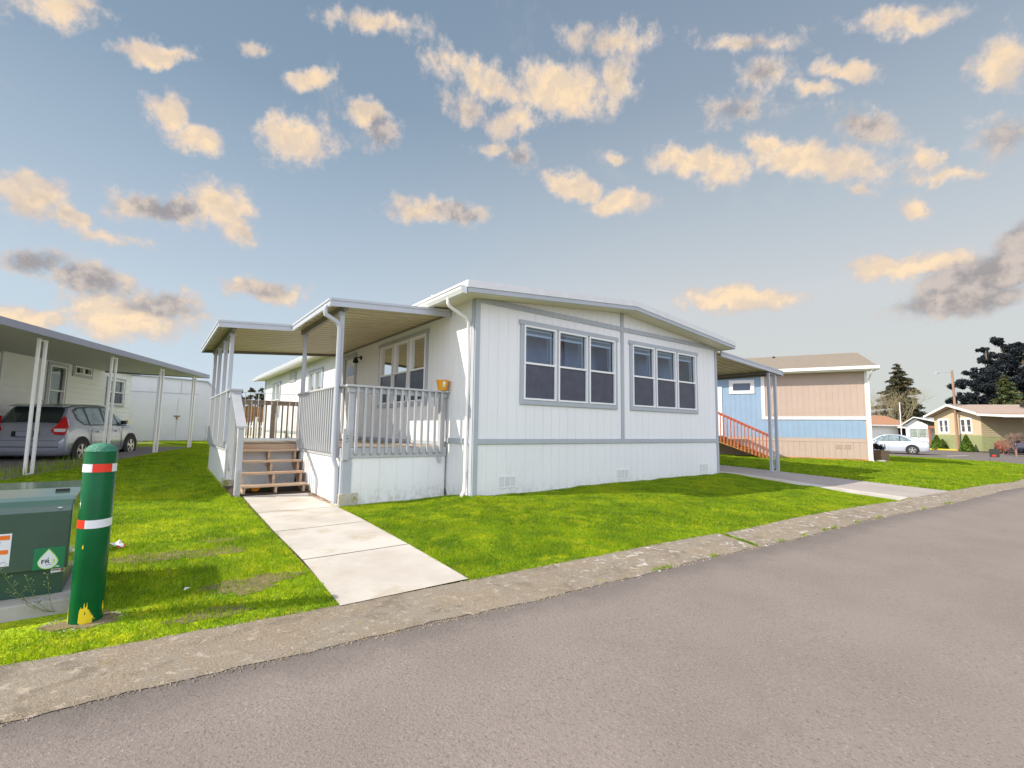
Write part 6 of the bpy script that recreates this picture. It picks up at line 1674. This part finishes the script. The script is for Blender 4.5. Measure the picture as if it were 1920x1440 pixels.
# ---------------------------------------------------------------- trees
def conifer(px, py, d, hgt, rad, label, mat='spruce', n=9000, seed=1, droop=.25, base=.06, name='conifer_tree', group=None, leaf=None, rot=0, open_=.0):
    p = at(px, py, d); z = h(p.x, p.y)
    t_ = thing(name, label, 'tree', (p.x, p.y, z - .1), rot, group)
    g = np.random.default_rng(seed)
    b_ = MB(); b_.tube([(0, 0, 0), (0, 0, hgt * .5), (0, 0, hgt * .98)], [hgt * .016, hgt * .010, .02], 8)
    tr_ = b_.build('trunk', 'bark', t_)
    nb2 = int(hgt * 9); segs = []
    f = g.random(nb2) ** .85; f = np.sort(f)
    P = []; A = []; S = []
    for i in range(nb2):
        fz_ = base + (1 - base) * f[i]; L = rad * (1 - f[i]) ** .85 * (.65 + .5 * g.random()) + .25
        a = g.random() * 6.283; m_ = max(4, int(n / nb2 * (L / rad) * 1.6))
        t2 = g.random(m_) ** .7
        x = np.cos(a) * L * t2; y = np.sin(a) * L * t2
        zz = fz_ * hgt + L * (.20 * t2 - droop * 1.6 * t2 ** 2)
        w = (L * .22 * (1 - t2 * .6))
        off = g.normal(size=(m_, 3)) * np.stack([w, w, w * .35], -1) * .8
        P.append(np.stack([x, y, zz], -1) + off)
        dr = np.stack([np.cos(a) * np.ones(m_), np.sin(a) * np.ones(m_), -.3 * np.ones(m_)], -1) + g.normal(size=(m_, 3)) * .5
        A.append(dr)
    P = np.concatenate(P); A = np.concatenate(A); A /= np.linalg.norm(A, axis=1)[:, None]
    B = np.cross(A, g.normal(size=A.shape)); B /= np.linalg.norm(B, axis=1)[:, None]
    s = (leaf or hgt * .030) * (.5 + g.random((len(P), 1)))
    leaf_mesh('crown', np.stack([P - A * s * .6, P + B * s * .2, P + A * s * .7, P - B * s * .2], 1), mat, t_)
    return t_


def branch_rec(mb, p, d, L, r_, lev, g, spread=.5, up=.15, kids=3, n=5, tips=None):
    q = p + d * L
    mid = p + d * L * .5 + Vector(g.normal(size=3)) * L * .05
    mb.tube([p, mid, q], [r_, r_ * .8, r_ * .6], n if lev > 1 else 4, caps=False)
    if lev <= 0:
        if tips is not None: tips.append(tuple(q))
        return
    for k in range(kids):
        a = Vector(g.normal(size=3)); a = (a - a.dot(d) * d).normalized()
        nd = (d + a * spread * (.6 + .8 * g.random()) + Vector((0, 0, up))).normalized()
        branch_rec(mb, p + (q - p) * (1 if k < 2 else .55 + .3 * g.random()), nd, L * (.62 + .25 * g.random()), r_ * .58, lev - 1, g, spread, up, kids, n, tips)


def bare_tree(px, py, d, hgt, label, mat='palebark', seed=1, lev=5, spread=.5, kids=3, stems=1, name='bare_tree', cat='tree', r0=None, up=.15, leaf=None):
    p = at(px, py, d); z = h(p.x, p.y); g = np.random.default_rng(seed)
    t_ = thing(name, label, cat, (p.x, p.y, z), 0)
    b_ = MB(); tips = []
    for k in range(stems):
        d0 = Vector((g.normal() * .22 * (stems > 1), g.normal() * .22 * (stems > 1), 1)).normalized()
        branch_rec(b_, Vector((0, 0, 0)), d0, hgt * .27, r0 or hgt * .016, lev, g, spread, up, kids, 6, tips)
    b_.build('branches', mat, t_)
    if leaf: leaf_mesh('leaves', leaf_cloud(leaf[1], tips[:4000], [(leaf[2],) * 3] * len(tips[:4000]), leaf[3], seed=seed), leaf[0], t_)
    return t_


def blob_tree(px, py, d, hgt, blobs, label, mat, n, leaf, seed, name='pine_tree', group=None):
    """dark open pine: limbs carrying clumps"""
    p = at(px, py, d); z = h(p.x, p.y); g = np.random.default_rng(seed)
    t_ = thing(name, label, 'tree', (p.x, p.y, z), -YAW - R(38), group)
    b_ = MB(); b_.tube([(0, 0, -.2), (.2, 0, hgt * .5), (0, 0, hgt * .95)], [hgt * .016, hgt * .011, hgt * .004], 8)
    cs = []; rs = []
    for (fx, fz_, r_) in blobs:
        r_ *= .80
        c_ = (fx * hgt, g.normal() * .06 * hgt, fz_ * hgt)
        b_.tube([(0, 0, max(.1, fz_ - .10) * hgt), (c_[0] * .6, c_[1] * .6, (fz_ - .04) * hgt), c_], [hgt * .005, hgt * .004, hgt * .002], 5)
        for k in range(9):
            cs.append((c_[0] + g.normal() * r_ * hgt * .6, c_[1] + g.normal() * r_ * hgt * .5, c_[2] + g.normal() * r_ * hgt * .45)); q = r_ * hgt * (.30 + .36 * g.random()); rs.append((q, q, q * .8))
    b_.build('trunk', 'bark', t_)
    leaf_mesh('crown', leaf_cloud(n, cs, rs, leaf, seed=seed, shell=.35), mat, t_)
    return t_


conifer(1690, 828, 95, 15.8, 6.2, 'tall spiky spruce standing behind the bare tree beyond the orange roof', seed=3, n=46000, leaf=.40, base=.0, droop=.16)
bare_tree(1683, 826, 88, 11.2, 'pale bare tree with many rising stems in front of the tall spruce', seed=5, lev=5, spread=.55, kids=3, stems=4, up=.22, r0=.10)
bare_tree(1642, 826, 90, 9.8, 'thin grey bare tree left of the tall spruce', 'twig', seed=8, lev=5, spread=.5, kids=3, r0=.10)
conifer(1622, 828, 100, 9.5, 2.6, 'narrow dark tree right behind the corner of the blue home', 'darkpine', seed=12, n=5000)
conifer(1650, 826, 105, 5.6, 4.0, 'low dark bushy tree between the blue home and the tall spruce', 'spruce', seed=13, n=5000, base=.0)
bare_tree(1497, 820, 60, 11.4, 'bare treetop showing above the brown roof of the blue home', 'twig', seed=21, lev=5, spread=.6, kids=3, r0=.10)
# the dark pines on the right
blob_tree(1893, 824, 92, 21.5, [(-.02, .93, .06), (.06, .86, .07), (-.08, .78, .08), (.08, .76, .10), (-.03, .66, .12), (.13, .62, .12), (-.14, .60, .09), (.02, .50, .14), (.16, .46, .12), (-.12, .44, .10), (.05, .34, .12)], 'tallest black pine with a ragged double top at the right edge', 'darkpine', 42000, .34, 31, group='dark pines at the right')
blob_tree(1862, 824, 90, 18.6, [(.0, .96, .05), (-.03, .84, .05), (.05, .78, .07), (-.04, .68, .08), (.08, .62, .11), (-.08, .56, .08), (.05, .46, .11), (-.06, .38, .08)], 'slim dark pine with a small round top left of the tallest pine', 'darkpine', 26000, .32, 32, group='dark pines at the right')
blob_tree(1836, 824, 88, 13.6, [(-.02, .95, .09), (.10, .90, .11), (-.14, .80, .12), (.04, .74, .14), (-.10, .62, .12), (.16, .66, .13), (-.22, .60, .10), (-.20, .46, .10), (.05, .52, .12), (-.02, .34, .08)], 'spreading dark pine leaning out to the left behind the beige home', 'darkpine', 30000, .30, 33, group='dark pines at the right')
blob_tree(1930, 824, 88, 19.5, [(-.02, .92, .10), (.06, .84, .12), (-.10, .76, .12), (.06, .66, .15), (-.1, .56, .15), (.08, .44, .15), (-.05, .34, .12)], 'broad black pine cut off by the right edge', 'darkpine', 34000, .36, 34, group='dark pines at the right')
blob_tree(1808, 822, 100, 8.2, [(-.1, .9, .14), (.15, .78, .14), (0, .6, .16), (-.2, .5, .12)], 'low dark pine clump just right of the utility pole', 'darkpine', 9000, .32, 35, group='dark pines at the right')
conifer(1893, 826, 70, 10.4, 3.6, 'yellow green fir with a brown tip in front of the black pines', 'midfir', seed=41, n=16000, leaf=.34)
for k, (px, d, hh, rd) in enumerate(((1838, 72, 4.8, 2.4), (1868, 70, 4.6, 3.0), (1915, 68, 6.2, 3.2))):
    p = at(px, 826, d); t_ = thing('shrub', ('olive shrub mass behind the left end of the beige roof', 'olive shrub mass under the yellow green fir', 'tall olive brush at the right edge above the beige roof')[k], 'shrub', (p.x, p.y, h(p.x, p.y)))
    leaf_mesh('leaves', leaf_cloud(9000, [(0, 0, hh * .5), (rd * .6, 0, hh * .4), (-rd * .6, 0, hh * .45)], [(rd * .8, rd * .8, hh * .5)] * 3, .22, seed=50 + k, shell=.5), 'brush', t_)
    b_ = MB(); g = np.random.default_rng(60 + k)
    for j in range(4): branch_rec(b_, Vector((0, 0, 0)), Vector((g.normal() * .4, g.normal() * .4, 1)).normalized(), hh * .34, .06, 3, g)
    b_.build('branches', 'twig', t_)
bare_tree(1906, 850, 34.5, 2.1, 'bare twiggy shrub with reddish shoots before the navy car', 'redtwig', seed=71, lev=6, spread=.75, kids=3, name='bare_shrub', cat='shrub', r0=.055, up=.05, stems=2)
p = at(1880, 845, 36.5); t_ = thing('orange_bush', 'orange leaved bush beside the navy car', 'shrub', (p.x, p.y, h(p.x, p.y)))
leaf_mesh('leaves', leaf_cloud(1500, [(0, 0, .75)], [(.55, .5, .45)], .07, seed=72, shell=.3), 'orangebush', t_)
g = np.random.default_rng(3); b_ = MB()
for j in range(7): branch_rec(b_, Vector((0, 0, 0)), Vector((g.normal() * .5, g.normal() * .5, 1)).normalized(), .4, .015, 2, g)
b_.build('branches', 'redtwig', t_)
p = at(1797, 838, 45.5); t_ = thing('low_shrub', 'low brown shrub at the foot of the utility pole', 'shrub', (p.x, p.y, h(p.x, p.y)))
leaf_mesh('leaves', leaf_cloud(1200, [(-.1, 0, .3), (.5, 0, .2)], [(.4, .4, .3), (.3, .3, .2)], .07, seed=73, shell=.3), 'brush', t_)
# left spruces behind the porch
conifer(466, 800, 60, 5.5, 2.4, 'dark spruce top behind the amber fence, left one', 'spruce', seed=81, n=7000, leaf=.28, group='spruces behind the porch')
conifer(488, 800, 62, 5.6, 2.0, 'dark spruce top behind the amber fence next to the roof corner', 'spruce', seed=82, n=7000, leaf=.28, group='spruces behind the porch')
conifer(450, 800, 64, 4.8, 2.6, 'lower dark spruce behind the amber fence beside the newel post', 'spruce', seed=83, n=5000, leaf=.28, group='spruces behind the porch')
# far wooded ridge: one mass of firs
g = np.random.default_rng(90); P = []; A = []
pts = [(1640, 2), (1700, 3), (1736, 9), (1760, 15), (1790, 22), (1830, 28), (1880, 30), (1990, 34), (2200, 40)]
for k in range(420):
    px = 1560 + g.random() * 640; d = 300 + g.random() * 60
    top = np.interp(px, [p_[0] for p_ in pts], [p_[1] for p_ in pts]) * (1 - .35 * (g.random() ** 2)) + g.random() * 3
    b0 = at(px, 815 + (px - 1700) * .0145, d); hh = top / F_PX * d + 1; n_ = 90
    f = g.random(n_); a = g.random(n_) * 6.283; rr = (1 - f) ** .9 * 3.2
    P.append(np.stack([b0.x + rr * np.cos(a), b0.y + rr * np.sin(a), b0.z - 4 + f * (hh + 4)], -1))
P = np.concatenate(P); A = g.normal(size=P.shape); A[:, 2] = A[:, 2] * .4 - .3; A /= np.linalg.norm(A, axis=1)[:, None]
B = np.cross(A, g.normal(size=A.shape)); B /= np.linalg.norm(B, axis=1)[:, None]; s = 1.5 * (.5 + g.random((len(P), 1)))
leaf_mesh('distant_wood', np.stack([P - A * s, P + B * s * .6, P + A * s, P - B * s * .6], 1), 'hilltree', None, kind='stuff')

# white planks of the street: utility marks and a leaf or two on the road (small things that catch light)
gv = MB(); g = np.random.default_rng(14)
for k in range(60):
    x = -4 + g.random() * 14; y = -4.0 - g.random() * 4.5; s_ = .003 + g.random() ** 3 * .004; z_ = h(x, y) + .006
    gv.add([(x - s_, y, z_), (x, y - s_, z_), (x + s_, y, z_), (x, y + s_, z_), (x, y, z_ + s_ * .8)], [(0, 1, 4), (1, 2, 4), (2, 3, 4), (3, 0, 4)])
gv.build('grit', 'apron', kind='stuff')
# crumbs of stone along the broken joint between apron and asphalt, and along the lawn edge
n = 7000; x = -5.5 + g.random(n) ** 1.3 * 17; s_ = .0025 + g.random(n) ** 2 * .007; yy = np.where(g.random(n) < .75, yk(x) - APW + g.normal(size=n) * .022, yk(x) - .01 + g.normal(size=n) * .02)
zz = H(x, yy) + .007; a = g.random(n) * 6.28
Vv = np.stack([np.stack([x + s_ * np.cos(a + k * 1.57) * (.7 + .5 * g.random(n)), yy + s_ * np.sin(a + k * 1.57) * (.7 + .5 * g.random(n)), zz - .002], -1) for k in range(4)] + [np.stack([x, yy, zz + s_ * .7], -1)], 1)
me = bpy.data.meshes.new('gravel_edge'); me.from_pydata(Vv.reshape(-1, 3).tolist(), [], [(i * 5 + k, i * 5 + (k + 1) % 4, i * 5 + 4) for i in range(n) for k in range(4)]); me.materials.append(M['apron'])
o = bpy.data.objects.new('gravel_edge', me); COL.objects.link(o); o['kind'] = 'stuff'
# grassy joint across the apron and tufts in the crack between apron and asphalt
tf_ = []
for k in range(420):
    f = g.random(); x = 1.49 + (1.25 - 1.49) * f + g.normal() * .012; y = -3.33 - .56 * f; tf_.append((x, y))
for k in range(12):
    x0_ = -3.0 + g.random() * 12; y0_ = float(yk(x0_)) - APW + .01
    for j in range(40): tf_.append((x0_ + g.normal() * .05, y0_ + g.normal() * .012))
tf_ = np.array(tf_); zt = H(tf_[:, 0], tf_[:, 1]) + .01; n = len(tf_); a = g.random(n) * 6.28; w = .003; hh = .012 + g.random(n) * .022
P0 = np.stack([tf_[:, 0] - np.cos(a) * w, tf_[:, 1] - np.sin(a) * w, zt], -1); P1_ = np.stack([tf_[:, 0] + np.cos(a) * w, tf_[:, 1] + np.sin(a) * w, zt], -1)
l_ = g.normal(size=(n, 2)) * .010
M0 = np.stack([tf_[:, 0] - np.cos(a) * w * .7 + l_[:, 0] * .4, tf_[:, 1] - np.sin(a) * w * .7 + l_[:, 1] * .4, zt + hh * .6], -1); M1 = np.stack([tf_[:, 0] + np.cos(a) * w * .7 + l_[:, 0] * .4, tf_[:, 1] + np.sin(a) * w * .7 + l_[:, 1] * .4, zt + hh * .6], -1)
T_ = np.stack([tf_[:, 0] + l_[:, 0], tf_[:, 1] + l_[:, 1], zt + hh], -1)
blade_object('crack_moss', np.stack([P0, P1_, M1, M0, T_], 1))
# weeds along the left driveway
g = np.random.default_rng(15); q = []
for k in range(700):
    s_ = -1.5 + g.random() * 4.5; dd = .05 + g.normal() * .12; w_ = P1 + u22 * s_ - n22 * dd; q.append(w_)
q = np.array(q); zt = H(q[:, 0], q[:, 1]); n = len(q); hh = .08 + .22 * g.random(n); a = g.random(n) * 6.28; l_ = g.normal(size=(n, 2)) * .05; w = .004
mk = lambda s_, lx, z_: np.stack([q[:, 0] + s_ * np.cos(a) * w + l_[:, 0] * lx, q[:, 1] + s_ * np.sin(a) * w + l_[:, 1] * lx, zt + z_], -1)
blade_object('weeds', np.stack([mk(-1, 0, 0), mk(1, 0, 0), mk(.7, .4, hh * .6), mk(-.7, .4, hh * .6), mk(0, 1, hh)], 1))

S.cycles.max_bounces = 8
S.cycles.transparent_max_bounces = 12

# the other side of the street, seen only in the window glass
ox_ = thing('utility_pole', 'wooden pole across the street, mirrored in the second front window', 'pole', (12.2, -11.0, h(12.2, -11)))
b_ = MB(); b_.tube([(0, 0, -.2), (0, 0, 9)], [.15, .12], 12); b_.build('pole', 'pole', ox_, smooth=True)
